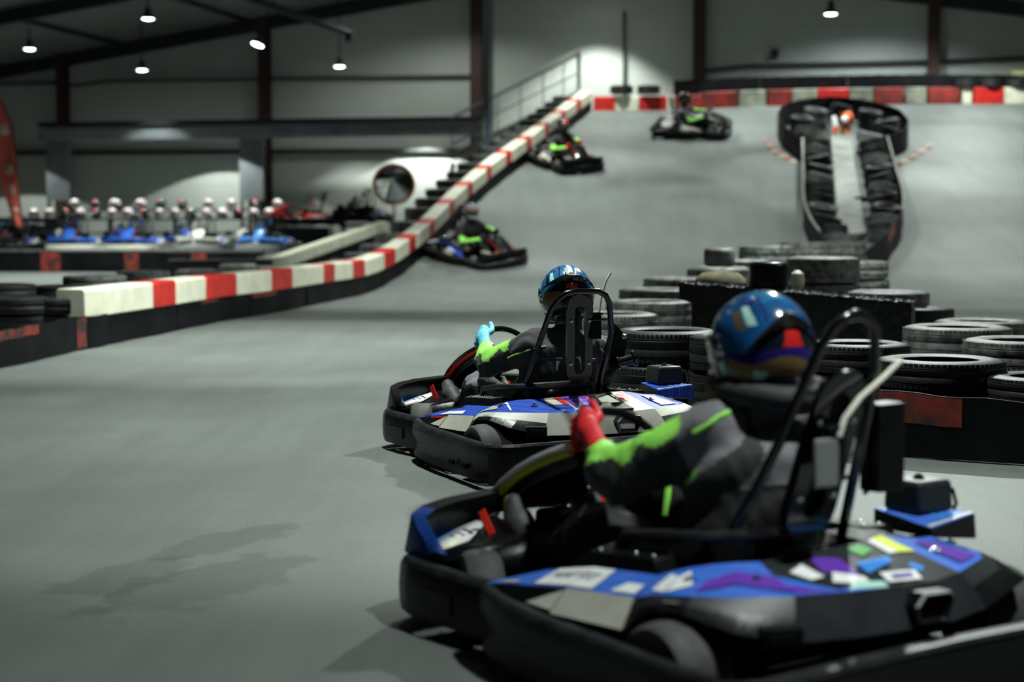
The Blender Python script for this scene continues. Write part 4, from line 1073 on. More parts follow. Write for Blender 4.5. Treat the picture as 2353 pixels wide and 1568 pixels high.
# ------------------------------------------------------------------ tyres
def tyre_mesh(name, mats, dirty=0):
    mb = MB(); r, w = 1.0, .30       # unit radius, half width .30*? scaled later
    prof = [(.60, -.27), (.66, -.30), (.80, -.315), (.93, -.285), (.985, -.24), (1.0, -.17), (.985, -.155), (1.004, -.14), (1.006, -.02), (.99, 0), (1.006, .02), (1.004, .14), (.985, .155), (1.0, .17), (.985, .24), (.93, .285), (.80, .315), (.66, .30), (.60, .27), (.62, .24), (.80, .22), (.90, .12), (.90, -.12), (.80, -.22), (.62, -.24)]
    mb.lathe(prof, (0, 0, 0), (0, 0, 1), 56, 0, closed=True)
    # tread grooves as raised shoulder blocks
    for k in range(72):
        a = 2 * math.pi * k / 72
        for z in (.225, -.225):
            c = (math.cos(a) * .992, math.sin(a) * .992, z); mb.box(c, (.007, .066, .085), 0, rot=a)
    o = mb.build(name, mats, angle=40)
    me = o.data; bpy.data.objects.remove(o); return me
TY = tyre_mesh('car_tyre', [M['tyre']]); TYD = tyre_mesh('dusty_car_tyre', [M['tyre_dusty']])
def tyre(x, y, z0, D, th, label, group=None, me=None, rz=None, tilt=(0, 0)):
    o = bpy.data.objects.new('tyre', me or TY); col.objects.link(o)
    o.location = (x, y, z0 + th / 2); o.scale = (D / 2, D / 2, th / .63); o.rotation_euler = (tilt[0], tilt[1], rz if rz is not None else random.random() * 6)
    return tag(o, label, 'tyre', group)
def stack(px, py, Y, D, n, what, group, me=None, z0=0.0):
    p = at(px, py, Y); th = (p[2] - z0) / n
    for i in range(n):
        jx, jy = (random.uniform(-.025, .025), random.uniform(-.025, .025)) if i < n - 1 else (0, 0)
        lab = ('top tyre of the ' if i == n - 1 else 'lower tyre in the ') + what
        tyre(p[0] + jx, p[1] + jy, z0 + i * th, D, th, lab, group, me)
    return p
GR = 'tyres stacked along the track on the right'
stack(2160, 822, 9.28, .70, 3, 'stack behind the red-patched belt at the right', GR)
stack(2404, 862, 8.95, .62, 3, 'stack cut by the right edge of the photo', GR)
stack(1968, 786, 9.95, .62, 3, 'stack seen through the near kart\'s seat hoop', GR)
stack(1530, 756, 9.95, .63, 3, 'wide stack right of the middle driver\'s seat hoop', GR)
stack(1706, 768, 9.35, .58, 3, 'stack hidden behind the near driver\'s helmet', GR)
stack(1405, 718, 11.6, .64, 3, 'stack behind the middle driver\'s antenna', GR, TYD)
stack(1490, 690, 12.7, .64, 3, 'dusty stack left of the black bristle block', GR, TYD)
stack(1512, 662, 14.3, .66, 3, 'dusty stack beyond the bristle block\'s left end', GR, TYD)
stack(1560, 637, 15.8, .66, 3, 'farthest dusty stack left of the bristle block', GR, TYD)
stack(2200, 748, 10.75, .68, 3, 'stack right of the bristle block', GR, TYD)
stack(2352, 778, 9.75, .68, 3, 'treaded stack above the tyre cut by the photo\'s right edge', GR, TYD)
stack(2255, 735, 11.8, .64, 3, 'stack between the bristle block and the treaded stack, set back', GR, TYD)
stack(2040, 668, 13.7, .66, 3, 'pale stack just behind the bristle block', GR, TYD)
stack(2118, 706, 13.3, .5, 3, 'small stack past the bristle block\'s right end', GR)
GB = 'tall tyre stacks leading to the island'
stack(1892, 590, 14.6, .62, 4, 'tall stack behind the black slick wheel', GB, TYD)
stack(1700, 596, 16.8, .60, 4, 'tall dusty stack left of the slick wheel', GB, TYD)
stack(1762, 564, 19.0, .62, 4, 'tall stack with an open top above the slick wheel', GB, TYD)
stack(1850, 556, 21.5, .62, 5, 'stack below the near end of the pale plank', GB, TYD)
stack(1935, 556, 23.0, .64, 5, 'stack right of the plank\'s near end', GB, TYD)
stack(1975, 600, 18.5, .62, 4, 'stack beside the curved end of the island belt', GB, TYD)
# ------------------------------------------------------------------ conveyor belts and barrier blocks
def belt(path, a, b, h0, h1, label, red=(), zb=None, th=.018, off=0.0, group=None, jag=.006, base=.0, lift=.01):
    """a strip of conveyor belt standing on edge; red = (from, to, low, high) as fractions of the strip"""
    pts = path.seg(a, b, .12); n = len(pts); prof = []; z0 = []
    for i, p in enumerate(pts):
        t = i / (n - 1); h = h0 + (h1 - h0) * t + jag * math.sin(i * 1.7 + a * 3); z0.append(path.z(p[1]))
        w = .012 * math.sin(i * .55 + a)
        prof.append([(off + w, lift + base), (off + w * .4, base + h * .5), (off + w, base + h), (off + w + th, base + h), (off + w * .4 + th, base + h * .5), (off + w + th, lift + base)])
    mb = MB(); mb.sweep(pts, prof, z0=z0)
    for (r0, r1, v0, v1) in red:
        i0, i1 = int(r0 * (n - 1)), int(r1 * (n - 1)); rows = [[], [], []]
        for i in range(i0, i1 + 1):
            p = pts[i]; t_ = unit(pts[min(i + 1, n - 1)] - pts[max(i - 1, 0)]); nr = np.array([-t_[1], t_[0]]); pf = prof[i]
            for k, v in enumerate((v0, (v0 + v1) / 2, v1)):
                o = pf[0][0] + (pf[1][0] - pf[0][0]) * min(1, v * 2) if v < .5 else pf[1][0] + (pf[2][0] - pf[1][0]) * (v - .5) * 2
                z = pf[0][1] + (pf[2][1] - pf[0][1]) * v
                q = p + nr * (o - .002); rows[k].append((q[0], q[1], z + z0[i]))
        mb.strips(rows, 1)
    o = mb.build('conveyor_belt', [M['belt'], M['belt_red']], angle=50)
    return tag(o, label, 'rubber belt', group)
def block(path, a, b, m, label, zb, hgt=.27, dep=.30, off=0.0, group=None):
    pts = path.seg(a + .006, b - .006, .3); z0 = [path.z(p[1]) for p in pts]
    c = .022; k = random.uniform(-.012, .012)
    prof = [(off + k, zb), (off + k, zb + hgt - c), (off + k + c, zb + hgt), (off + k + dep - c, zb + hgt), (off + k + dep, zb + hgt - c), (off + k + dep, zb)]
    mb = MB(); mb.sweep(pts, prof, z0=z0); return tag(mb.build('barrier_block', [m], bevel=.008), label, 'barrier block', group)
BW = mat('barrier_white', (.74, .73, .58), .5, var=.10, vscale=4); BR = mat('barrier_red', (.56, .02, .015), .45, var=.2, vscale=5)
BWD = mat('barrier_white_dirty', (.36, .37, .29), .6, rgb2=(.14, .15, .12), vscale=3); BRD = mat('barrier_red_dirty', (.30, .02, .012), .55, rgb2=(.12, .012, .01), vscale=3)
GBK = 'red and white barrier blocks along the left of the track'
bounds = [3.36, 3.95, 5.12, 5.85, 7.0, 8.1, 9.34, 10.35, 12.13, 12.81, 14.02, 14.88, 16.26, 17.0, 18.03, 18.53, 19.42, 19.82, 20.91, 21.25]
colr = ['W', 'W'] + ['R', 'W'] * 9
while bounds[-1] < bar.L - .6:
    c_ = 'W' if colr[len(bounds) - 2] == 'R' else 'R'
    bounds.append(min(bar.L, bounds[-1] + (1.05 if c_ == 'W' else .36)))
    if len(colr) < len(bounds) - 1: colr.append(c_)
ordn = ['first', 'second', 'third', 'fourth', 'fifth', 'sixth', 'seventh', 'eighth', 'ninth', 'tenth', 'eleventh', 'twelfth', 'thirteenth', 'fourteenth', 'fifteenth', 'sixteenth', 'seventeenth', 'eighteenth', 'nineteenth', 'twentieth']
nw = nr_ = 0
for i in range(len(bounds) - 1):
    w = colr[i] == 'W'; k = nw if w else nr_
    block(bar, bounds[i], bounds[i + 1], BW if w else BR, f"{ordn[min(k, 19)]} {'white' if w else 'red'} block from the near end of the long barrier", .30, .27, .30, group=GBK)
    nw += w; nr_ += not w
# belts below the blocks
ed = [0, 1.05, 2.15, 2.95, 3.75, 6.0, 8.6, 11.2, 13.6, 16, 18.4, 20.8, 23.2, 25.6, 28.0, 30.2, bar.L]
whr = ['at the far left edge of the photo', 'with a red top patch below the left tyres', 'under the gap before the first white block', 'with a slanting red streak under the first white block']
for i in range(len(ed) - 1):
    red = {1: [(.0, .9, .72, .985)], 3: [(.15, .5, .05, .98)], 5: [(.35, .6, .82, .97)], 6: [(.05, .45, .78, .98)]}.get(i, [])
    belt(bar, ed[i] + .004, ed[i + 1] - .004, .31 if i else .30, .31 if i > 2 else .33, 'black rubber belt ' + (whr[i] if i < 4 else f'forming the {ordn[i - 4]} foot strip under the barrier blocks'), red, group='rubber belts under the long barrier', off=.03 if i > 3 else -.05)
# inner supports of the block row: low tyres behind the belt
GL = 'tyres behind the long barrier'
for (px, py, Y, D, n, wh, me) in ((34, 682, 16.2, .66, 3, 'stack at the left edge behind the belt', TY), (128, 684, 16.4, .62, 3, 'stack touching the first white block', TY),
        (6, 652, 17.4, .66, 4, 'stack with an open top at the left edge', TY), (138, 655, 18.0, .56, 4, 'stack above the first white block', TY), (218, 632, 18.4, .68, 4, 'wide open stack behind the white blocks', TYD), (330, 622, 20.5, .64, 4, 'stack left of the black foam block', TYD)):
    stack(px, py, Y, D, n, wh, GL, me)
k = 0
s_ = 8.0
while s_ < bar.L - .4:
    p = bar.left(s_, .56); top = .50; zb = zr(p[1] - .3) - .3 if p[1] > 30 else 0.0; zb = 0.0 if p[1] < 33 else zr(p[1]) - .02
    nst = 3 if p[1] < 33 else 3
    for i in range(nst):
        tyre(p[0], p[1], zb + i * (top + (zr(p[1]) - zb)) / nst, .60, (top + (zr(p[1]) - zb)) / nst, 'dusty tyre in the low stacks behind the red and white barrier', GL, TYD)
    s_ += .98 if p[1] < 33 else .72
# second, white barrier leading up beside the paddock
def z2(Y): return max(0.0, .072 * (Y - 32.8))
par = Path([(-4.55, 31.9), (-4.42, 32.8), (-4.02, 35.5), (-3.55, 38.8), (-3.08, 42.0)], z2)
for i in range(9):
    a = par.L * i / 9; b = par.L * (i + 1) / 9; block(par, a, b, BW, f'{ordn[i]} white block from the near end of the thin barrier beside the paddock', .27, .24, .26, group='white blocks beside the paddock')
    belt(par, a + .01, b - .01, .27 + 0, .27, f'{ordn[i]} dark strip under the thin white barrier beside the paddock', off=.02, group='strips under the white paddock barrier')
mb = MB(); P_ = par.seg(0, par.L, .5); mb.sweep(P_, [(.08, 0), (.08, .27), (.24, .27), (.24, 0)], z0=[max(0, z2(p[1])) for p in P_]); mb.sweep(P_, [(.0, -.02), (.0, .0), (.30, .0), (.30, -.02)], z0=[z2(p[1]) for p in P_])
for p in P_[1:]: mb.box((p[0] - .12, p[1], z2(p[1]) / 2 - .01), (.2, .2, max(.01, z2(p[1]) - .02)))
tag(mb.build('support_plinth', [M['matt_black']]), 'dark core wall carrying the thin white barrier', 'wall')
# paddock barrier with red patches
pb = Path([(-16.5, 39.9), (-13.0, 39.6), (-9.5, 39.2), (-5.7, 38.7)])
e2 = [0, 3.6, 5.6, 7.6, 9.2, 10.85]
for i in range(5):
    belt(pb, e2[i] + .01, e2[i + 1] - .01, .47, .47, f'{ordn[i]} belt from the left of the low paddock barrier', [(.02, .28, .02, .98)] if i else [(.1, .2, .05, .95), (.6, .9, .05, .95)], group='belts of the paddock barrier', jag=.002)
mb = MB(); mb.sweep(pb.seg(0, pb.L, .5), [(-.01, .475), (-.01, .515), (.30, .515), (.30, .475)]); mb.sweep(pb.seg(0, pb.L, .5), [(.06, .0), (.06, .475), (.28, .475), (.28, .0)]); tag(mb.build('capping_rail', [mat('grey_capping', (.10, .105, .10), .6, var=.3, vscale=4)]), 'long grey capping of the paddock barrier', 'capping')
mb = MB(); mb.box((-5.25, 30.6, .25), (1.85, .5, .50), rot=R(6)); tag(mb.build('foam_block', [mat('black_foam', (.006, .0065, .008), .8, bump=.4, bscale=30)], bevel=.02), 'long black foam block behind the barrier left of centre', 'block')
for (px, py, Y) in ((452, 618, 24.0), (548, 606, 26.0), (606, 612, 27.0)):
    p = at(px, py, Y); D = .62 if px != 606 else .5
    tyre(p[0], p[1], 0, D, p[2], {452: 'round dusty tyre standing in front of the black foam block', 548: 'larger dusty tyre before the foam block\'s right half', 606: 'small dusty tyre at the foam block\'s right end'}[px], 'tyres before the foam block', TYD)

# ------------------------------------------------------------------ right belt in front of the near tyres
rb = Path([(.95, 10.35), (1.35, 9.55), (1.75, 9.05), (2.02, 8.76), (2.35, 8.57), (2.75, 8.37), (3.10, 8.26), (3.7, 8.12), (4.4, 8.0)])
e3 = [0, 1.55, 3.15, 4.4]
sr = np.interp([2.03, 2.25], rb.P[:, 0], rb.s); aa = (float(np.interp(2.02, rb.P[:, 0], rb.s)) - .15)
bnd = float(np.interp(2.31, rb.P[:, 0], rb.s))
belt(rb, 0, aa - .005, .36, .345, 'black rubber belt strip hidden behind the near driver', [(.1, .3, .6, .95)], group=None)
belt(rb, aa + .005, rb.L, .345, .27, 'black rubber belt with a big red patch in front of the tyres at the right', [(.02, (bnd - aa) / (rb.L - aa), .52, .985), ((bnd - aa) / (rb.L - aa) * .55, (bnd - aa) / (rb.L - aa) * .68, .28, .42)], group=None)
bt = rb

# ------------------------------------------------------------------ bristle block with the slick wheel on it
A_, B_ = np.array([1.28, 13.0, 0]), np.array([2.875, 12.2, 0]); d_ = unit(B_ - A_); n_ = np.array([.30, .95, 0]); n_ = unit(n_)
L_ = np.linalg.norm(B_ - A_); T0, T1 = .75, .638
mb = MB(); rn = random.Random(3); nx, nz, ny = 120, 24, 18
def jit(s=.008): return np.array([rn.uniform(-s, s), rn.uniform(-s, s), rn.uniform(-s, s)])
def tz(f): return T0 + (T1 - T0) * f
rows = [[A_ + d_ * L_ * i / nx + [0, 0, tz(i / nx) * k / nz] + jit() for i in range(nx + 1)] for k in range(nz + 1)]
rows += [[A_ + d_ * L_ * i / nx + n_ * .38 * k / ny + [0, 0, tz(i / nx)] + jit() for i in range(nx + 1)] for k in range(1, ny + 1)]
rows += [[A_ + d_ * L_ * i / nx + n_ * .38 + [0, 0, tz(i / nx) * (1 - k / 4)] for i in range(nx + 1)] for k in range(1, 5)]
mb.strips(rows, 0)
for j in (0, nx): mb.poly([A_ + d_ * L_ * j / nx, A_ + d_ * L_ * j / nx + n_ * .38, A_ + d_ * L_ * j / nx + n_ * .38 + [0, 0, tz(j / nx)], A_ + d_ * L_ * j / nx + [0, 0, tz(j / nx)]], 0)
bb = mb.build('bristle_block', [mat('black_bristle', (.008, .0085, .010), .45, bump=.6, bscale=80)], angle=180); tag(bb, 'long black bristly block lying across the tyres at the right', 'block')
mb = MB()
for k in range(5200):
    i = rn.random(); top = rn.random() < .62
    if top: p = A_ + d_ * L_ * i + n_ * .38 * rn.random() ** 1.3 + [0, 0, tz(i)]; nr = np.array([0, 0, 1.0])
    else: p = A_ + d_ * L_ * i + [0, 0, tz(i) * (.35 + .65 * rn.random())]; nr = -n_
    t = unit(nr + np.array([rn.uniform(-.7, .7), rn.uniform(-.7, .7), rn.uniform(-.5, .6)])); s_v = unit(np.cross(t, [rn.random(), rn.random(), rn.random()])) * .0028
    mb.add([p - s_v, p + s_v, p + t * rn.uniform(.014, .028)], [(0, 1, 2)], 0)
o = mb.build('bristles', [mat('bristle_tip', (.07, .075, .085), .3)], bb, fix=False, angle=180); o['kind'] = 'stuff'
# kart slick wheel standing on the block
def slick(name, loc, r, w, label, m):
    mb = MB(); hw = w / 2
    mb.lathe([(.5 * r, -hw), (.8 * r, -hw), (.93 * r, -hw + .012), (.985 * r, -hw + .03), (r, -hw * .5), (.985 * r, 0), (r, hw * .5), (.985 * r, hw - .03), (.93 * r, hw - .012), (.8 * r, hw), (.5 * r, hw), (.46 * r, hw * .8), (.46 * r, -hw * .8)], (0, 0, 0), (0, 0, 1), 40, closed=True)
    o = mb.build(name, [m], angle=40); o.location = (loc[0], loc[1], loc[2] + hw); return tag(o, label, 'tyre')
slick('slick_tyre', (1.945, 12.86, .708), .148, .205, 'small black slick kart tyre standing on the bristle block', M['black_plastic'])
p = at(1662, 598, 16.0); slick('slick_tyre', (p[0], p[1] + .3, .78), .15, .18, 'pale worn kart tyre standing left of the black slick one', M['tyre_dusty'])
tyre(p[0], p[1] + .3, .0, .62, .39, 'lower tyre under the pale worn kart tyre', None, TYD); tyre(p[0], p[1] + .3, .39, .62, .39, 'upper tyre under the pale worn kart tyre', None, TYD)
p = at(1655, 640, 14.6); mb = MB(); mb.lathe([(0, 0), (.20, 0), (.225, .05), (.21, .09), (.15, .135), (.06, .15), (0, .15)], (p[0], p[1], .64), (0, 0, 1), 20)
tag(mb.build('sand_bag', [mat('sack_cloth', (.20, .17, .09), .9, rgb2=(.07, .065, .04), vscale=9, bump=.4, bscale=20)]), 'crumpled yellow-brown sack beyond the bristle block', 'sack'); 
for i in range(2): tyre(p[0], p[1], i * .32, .66, .32, ['lower', 'upper'][i] + ' tyre under the yellow-brown sack', None, TYD)
p = at(1832, 640, 13.9); mb = MB(); mb.lathe([(0, 0), (.055, 0), (.062, .04), (.05, .10), (.02, .125), (0, .128)], (p[0], p[1], p[2] - .06), (0, 0, 1), 18); mb.box((p[0], p[1], (p[2] - .06) / 2), (.08, .08, p[2] - .06)); tag(mb.build('white_cap', [M['off_white']]), 'small off-white knob right beside the black slick tyre', 'knob')

# ------------------------------------------------------------------ the island on the ramp
isl_r = Path([(5.85, 28.9), (6.2, 29.65), (6.95, 31.4), (7.72, 33.6), (8.2, 36.5), (8.60, 39.1)], zr)
isl_l = Path([(5.66, 30.4), (5.74, 33.3), (6.15, 36.0), (6.62, 38.9)], zr)
far_l = Path([(6.62, 38.9), (6.40, 40.3), (6.55, 42.0), (7.2, 43.1), (8.1, 43.5)], zr)
far_r = Path([(8.60, 39.1), (9.35, 40.3), (9.50, 42.0), (8.9, 43.1), (8.1, 43.5)], zr)
TRIM = mat('worn_pale_edge', (.24, .24, .21), .6, var=.3, vscale=5)
for pth, n, nm, sgn in ((isl_r, 5, 'right side of the narrow island', 1), (isl_l, 4, 'left side of the narrow island', -1), (far_l, 4, 'left half of the island\'s round far end', -1), (far_r, 4, 'right half of the island\'s round far end', 1)):
    for i in range(n):
        belt(pth, pth.L * i / n + .005, pth.L * (i + 1) / n - .005, .55, .55, f'{ordn[i]} belt up the {nm}', [(.3, .7, .6, .97)] if (i == 1 and sgn > 0) else [], group='belts round the island', off=0 if sgn > 0 else -.018)
for pth, nm in ((isl_l, 'left'), (isl_r, 'right')):
    pts = pth.seg(.9 if nm == 'left' else 4.5, pth.L, .25); mb = MB(); mb.tube([(p[0], p[1], zr(p[1]) + .565) for p in pts], .016 if nm == 'right' else .024, 8); tag(mb.build('edge_trim', [TRIM]), f'worn pale rope trim on the {nm} belt edge of the island', 'trim')
GI = 'tyres packed inside the island'
for i in range(11):
    t = i / 10
    for sd in (0, 1):
        Y = 31.2 + 7.9 * t
        xl = np.interp(Y, isl_l.P[:, 1], isl_l.P[:, 0]); xr_ = np.interp(Y, isl_r.P[:, 1], isl_r.P[:, 0])
        X = xl + .34 if sd == 0 else xr_ - .34
        if sd == 1 and Y < 32.5: continue
        zz_ = zr(Y)
        for k in range(2):
            tyre(X, Y, zz_ + k * .24 + .03, .60, .24, f"{['lower', 'upper'][k]} tyre inside the island, {'left' if sd == 0 else 'right'} of the pale plank, pair {ordn[i]} up the slope", GI, TY if (i + sd) % 3 else TYD, tilt=(R(14), 0))
for (X, Y) in ((6.95, 40.2), (7.0, 41.3), (7.5, 42.2), (8.2, 42.6), (8.8, 42.0), (9.0, 41.0), (8.85, 40.1), (7.35, 39.55), (8.3, 39.6)):
    for k in range(2): tyre(X, Y, zr(Y) + k * .25 + .03, .60, .25, 'dark tyre in the round far end of the island', GI, TY if (X * 10) % 2 < 1 else TYD, tilt=(R(14), 0))
# pale plank and the signal on its far end
PK = mat('pale_plank', (.26, .27, .245), .6, rgb2=(.14, .15, .135), vscale=2.2)
f0, n0 = at(1931, 308, 39.3), at(1958, 536, 32.9)
mb = MB(); mb.prism([(n0[0] - .27, n0[1], n0[2] - .10), (n0[0] + .27, n0[1], n0[2] - .10), (f0[0] + .22, f0[1], f0[2] - .10), (f0[0] - .22, f0[1], f0[2] - .10)], (0, 0, .10)); tag(mb.build('plank', [PK], bevel=.01), 'long pale plank lying along the middle of the island', 'plank')
p = at(1978, 462, 35.0); mb = MB(); mb.box((p[0], p[1], p[2] + .03), (.30, .25, .12), rot=.2); tag(mb.build('dark_pad', [M['tyre']], bevel=.02), 'small dark pad sticking out from the plank\'s right edge', 'pad')
p = at(1932, 290, 39.35); z0 = f0[2]
sg_ = empty('signal_lamp', (p[0], p[1], z0)); tag(sg_, 'orange and white signal unit at the far end of the pale plank', 'signal')
mb = MB(); mb.box((0, 0, .09), (.44, .12, .18)); mb.build('base_board', [M['off_white']], sg_, bevel=.01)
mb = MB(); mb.box((-.13, -.065, .10), (.14, .01, .12)); mb.box((.14, -.065, .10), (.12, .01, .12)); mb.build('orange_reflector', [M['orange']], sg_)
mb = MB(); mb.box((.02, -.066, .09), (.09, .012, .17)); mb.tube([(.02, .0, .15), (.01, 0, .52)], .03, 8); mb.build('stem', [mat('dark_red_stem', (.10, .02, .015), .6)], sg_)
mb = MB(); mb.lathe([(0, -.13), (.09, -.12), (.15, -.05), (.16, .04), (.11, .12), (0, .14)], (.16, 0, .36), (.75, -.2, .35), 16); mb.build('orange_hood', [M['orange']], sg_)
mb = MB(); mb.lathe([(0, .06), (.05, .05), (.08, .02), (.085, 0)], (.07, -.13, .33), (-.3, -1, -.1), 16); mb.build('lens', [M['white']], sg_)
mb = MB(); mb.tube([(-.12, -.02, .17), (-.15, -.02, .30), (-.17, -.02, .42)], [.07, .075, .05], 12); mb.build('white_lamp', [M['helmet_white']], sg_)
# painted kerbs at the foot of the island
for pts, nm in (([(6.10, 40.9), (6.15, 40.0), (6.45, 38.9)], 'left'), ([(8.75, 38.7), (9.45, 39.7), (10.0, 40.7)], 'right')):
    kp = Path(pts, zr); mb = MB(); n = 8
    for i in range(n):
        q = kp.seg(kp.L * i / n, kp.L * (i + 1) / n, .2); mb.sweep(q, [(-.08, -.02), (-.06, .02), (.10, .025), (.12, -.02)], i % 2, z0=[zr(a[1]) for a in q])
    tag(mb.build('kerb', [BRD, BWD]), f'red and white painted kerb at the {nm} foot of the island\'s round end', 'kerb')

# ------------------------------------------------------------------ barrier along the far wall
fb = Path([(2.10, 44.40), (4.15, 44.45), (6.05, 44.85), (9.55, 45.2), (13.7, 45.45), (16.0, 45.5)], zr)
def fpx(px):
    xs_ = fb.P[:, 0] / fb.P[:, 1] * F_PX + 1176.5; return float(np.interp(px, xs_, fb.s))
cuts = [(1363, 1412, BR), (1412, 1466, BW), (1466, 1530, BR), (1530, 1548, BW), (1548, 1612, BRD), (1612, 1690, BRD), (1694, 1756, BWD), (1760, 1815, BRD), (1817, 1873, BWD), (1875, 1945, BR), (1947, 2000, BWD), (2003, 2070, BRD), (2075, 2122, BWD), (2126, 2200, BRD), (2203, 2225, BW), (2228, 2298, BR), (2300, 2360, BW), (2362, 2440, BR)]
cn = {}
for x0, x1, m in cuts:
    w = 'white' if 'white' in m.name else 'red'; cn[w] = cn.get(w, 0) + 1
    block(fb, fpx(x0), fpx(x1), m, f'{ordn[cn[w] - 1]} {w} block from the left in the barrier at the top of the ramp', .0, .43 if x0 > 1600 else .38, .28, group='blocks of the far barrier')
a, b = fpx(1552), fb.L
for i in range(5): belt(fb, a + (b - a) * i / 5, a + (b - a) * (i + 1) / 5 - .01, .36, .36, f'{ordn[i]} black belt from the left above the far red and white blocks', off=.31, base=.43, group='black belts at the far wall', lift=-.42)
for px, Y, wh in ((1425, 44.75, 'left of two tyres on the far barrier beside its corner'), (1487, 44.75, 'right of two tyres on the far barrier beside its corner'), (2212, 45.4, 'leftmost of three tyres on the far barrier at the right'), (2270, 45.45, 'middle one of three tyres on the far barrier at the right'), (2330, 45.5, 'rightmost of three tyres on the far barrier at the right')):
    X = (px - 1176.5) / F_PX * Y; k = float(np.interp(X, fb.P[:, 0], fb.P[:, 1])); tyre(X, k + .16, zr(k + .16) + (.39 if px < 1600 else .44), .60, .22, wh, 'tyres lying on the far barrier', TY)
mb = MB(); mb.box(hall(29.2, 1.1, 4.28 + .47), (2.2, .5, .94), rot=R(-10.95)); tag(mb.build('yellow_board', [mat('dull_yellow', (.30, .30, .14), .6)]), 'dull yellow board behind the tyres at the far right', 'board')
# ------------------------------------------------------------------ karts and drivers
HOOP_MID = dict(path=[(-.33, .306, .20), (-.33, .306, .365), (-.36, .292, .45), (-.44, .27, .62), (-.53, .247, .803), (-.553, .222, .855), (-.563, .185, .882), (-.57, .13, .893), (-.57, .01, .890), (-.565, -.035, .868), (-.555, -.060, .832), (-.51, -.10, .69), (-.44, -.105, .54), (-.38, -.10, .40), (-.36, -.10, .20)],
    rods=[((-.50, .255, .74), (-.52, .17, .74)), ((-.42, .275, .56), (-.48, .12, .555)), ((-.53, -.09, .75), (-.53, .04, .75)), ((-.44, -.105, .55), (-.48, .0, .55))],
    plate=((-.47, .06, .50), .072, .31), ylean=.10, radio=(-.515, -.005, .715), ar=.006, antenna=[(-.525, -.02, .78), (-.525, -.035, .87), (-.53, -.055, .935), (-.535, -.080, .978)], bracket=(-.35, -.235, .61))
HOOP_NEAR = dict(path=[(-.33, .28, .20), (-.33, .28, .37), (-.42, .235, .55), (-.48, .205, .69), (-.57, .165, .92), (-.59, .140, .97), (-.60, .105, .995), (-.60, .06, 1.0), (-.60, .03, .992), (-.595, 0, .965), (-.57, -.03, .90), (-.55, -.05, .83), (-.45, -.09, .58), (-.37, -.12, .37), (-.36, -.12, .20)],
    rods=[((-.52, .19, .80), (-.53, .12, .80)), ((-.42, .235, .55), (-.48, .13, .555)), ((-.53, -.06, .77), (-.53, .02, .77)), ((-.44, -.09, .56), (-.48, .03, .55))],
    plate=((-.47, .09, .49), .085, .29), ylean=-.14, radio=(-.555, .095, .645), antenna=[(-.57, .095, .69), (-.57, .075, .735), (-.57, .02, .785), (-.57, -.06, .83), (-.57, -.125, .872)], ar=.0075, bracket=(-.40, -.235, .64), big=True, label=(-.565, .135, .625))
ST_MID = dict(top=M['livery_white'], band=M['white_panel'], cover=M['off_white'], pod=M['off_white'], nose=0, box=M['graffiti'], trim1=M['gloss_black'], trim2=M['red'], accent=M['red'], accent2=M['red'], hoop=HOOP_MID)
ST_NEAR = dict(top=M['livery_black'], band=M['dark_grey'], cover=M['dark_grey'], pod=M['white_panel'], nose=1, box=M['black_plastic'], trim1=M['white'], trim2=M['yellow'], accent=M['yellow'], accent2=M['off_white'], hoop=HOOP_NEAR, sign=True)
def place(o, x, y, z, head, slope=0.0):
    """head: world angle of the kart's nose measured from +x"""
    up = Vector((0, -slope, 1)).normalized(); f = Vector((math.cos(head), math.sin(head), 0)); f = (f - up * f.dot(up)).normalized(); l = up.cross(f)
    m = Matrix((f, l, up)).transposed(); o.location = (x, y, z); o.rotation_euler = m.to_euler()
kart_near = make_kart('dark grey and blue rental go-kart in the foreground driven by the person with red gloves', ST_NEAR, group=None)
place(kart_near, .583, 4.792, 0, .603 + math.pi / 2)
kart_mid = make_kart('white and blue rental go-kart in the middle, sharp in focus, with the cyan-gloved driver', ST_MID, group=None)
place(kart_mid, .168, 8.694, 0, .468 + math.pi / 2)
J_NEAR = dict(pel=(-.23, .10, .235), che=(-.23, .045, .53), neck=(-.205, -.01, .715), shL=(-.17, .185, .655), shR=(-.20, -.235, .60), elL=(.07, .315, .525), elR=(.03, -.30, .40), wrL=(.31, .185, .56), wrR=(.30, -.15, .47),
    hipL=(-.14, .20, .21), hipR=(-.14, .0, .21), knL=(.24, .235, .335), knR=(.29, -.09, .405), anL=(.625, .188, .19), anR=(.66, -.115, .235), toeL=(.735, .195, .425), toeR=(.79, -.13, .37), head=(-.165, -.005, .890))
J_MID = dict(pel=(-.23, .10, .235), che=(-.225, .03, .50), neck=(-.215, -.03, .665), shL=(-.20, .19, .605), shR=(-.20, -.275, .545), elL=(.05, .30, .505), elR=(.02, -.32, .39), wrL=(.31, .185, .56), wrR=(.30, -.15, .47),
    hipL=(-.14, .20, .21), hipR=(-.14, .0, .21), knL=(.29, .23, .36), knR=(.28, -.08, .36), anL=(.615, .19, .20), anR=(.62, -.12, .20), toeL=(.755, .20, .37), toeR=(.74, -.13, .36), head=(-.205, -.012, .855))
STRIP_A = [(-.13, .2, .665), (-.19, .2, .69), (-.235, .2, .715), (-.275, .2, .728)]
STRIP_B = [(.075, .12, .478), (.08, .12, .43), (.088, .12, .372)]
make_driver('person in the foreground kart with blue helmet, dark suit with lime sleeves and red gloves', kart_near, J_NEAR,
    dict(yaw=R(-12), pitch=R(6), helmet='near', glove='glove_red', collar=True, upper=2, lower=3, split=.53, fold=.009, lime_t=.15, legs=3, patch=1,
         strips=[(STRIP_A, (.76, -.66, -.06), .008), (STRIP_B, (.76, -.66, -.06), .012)]))
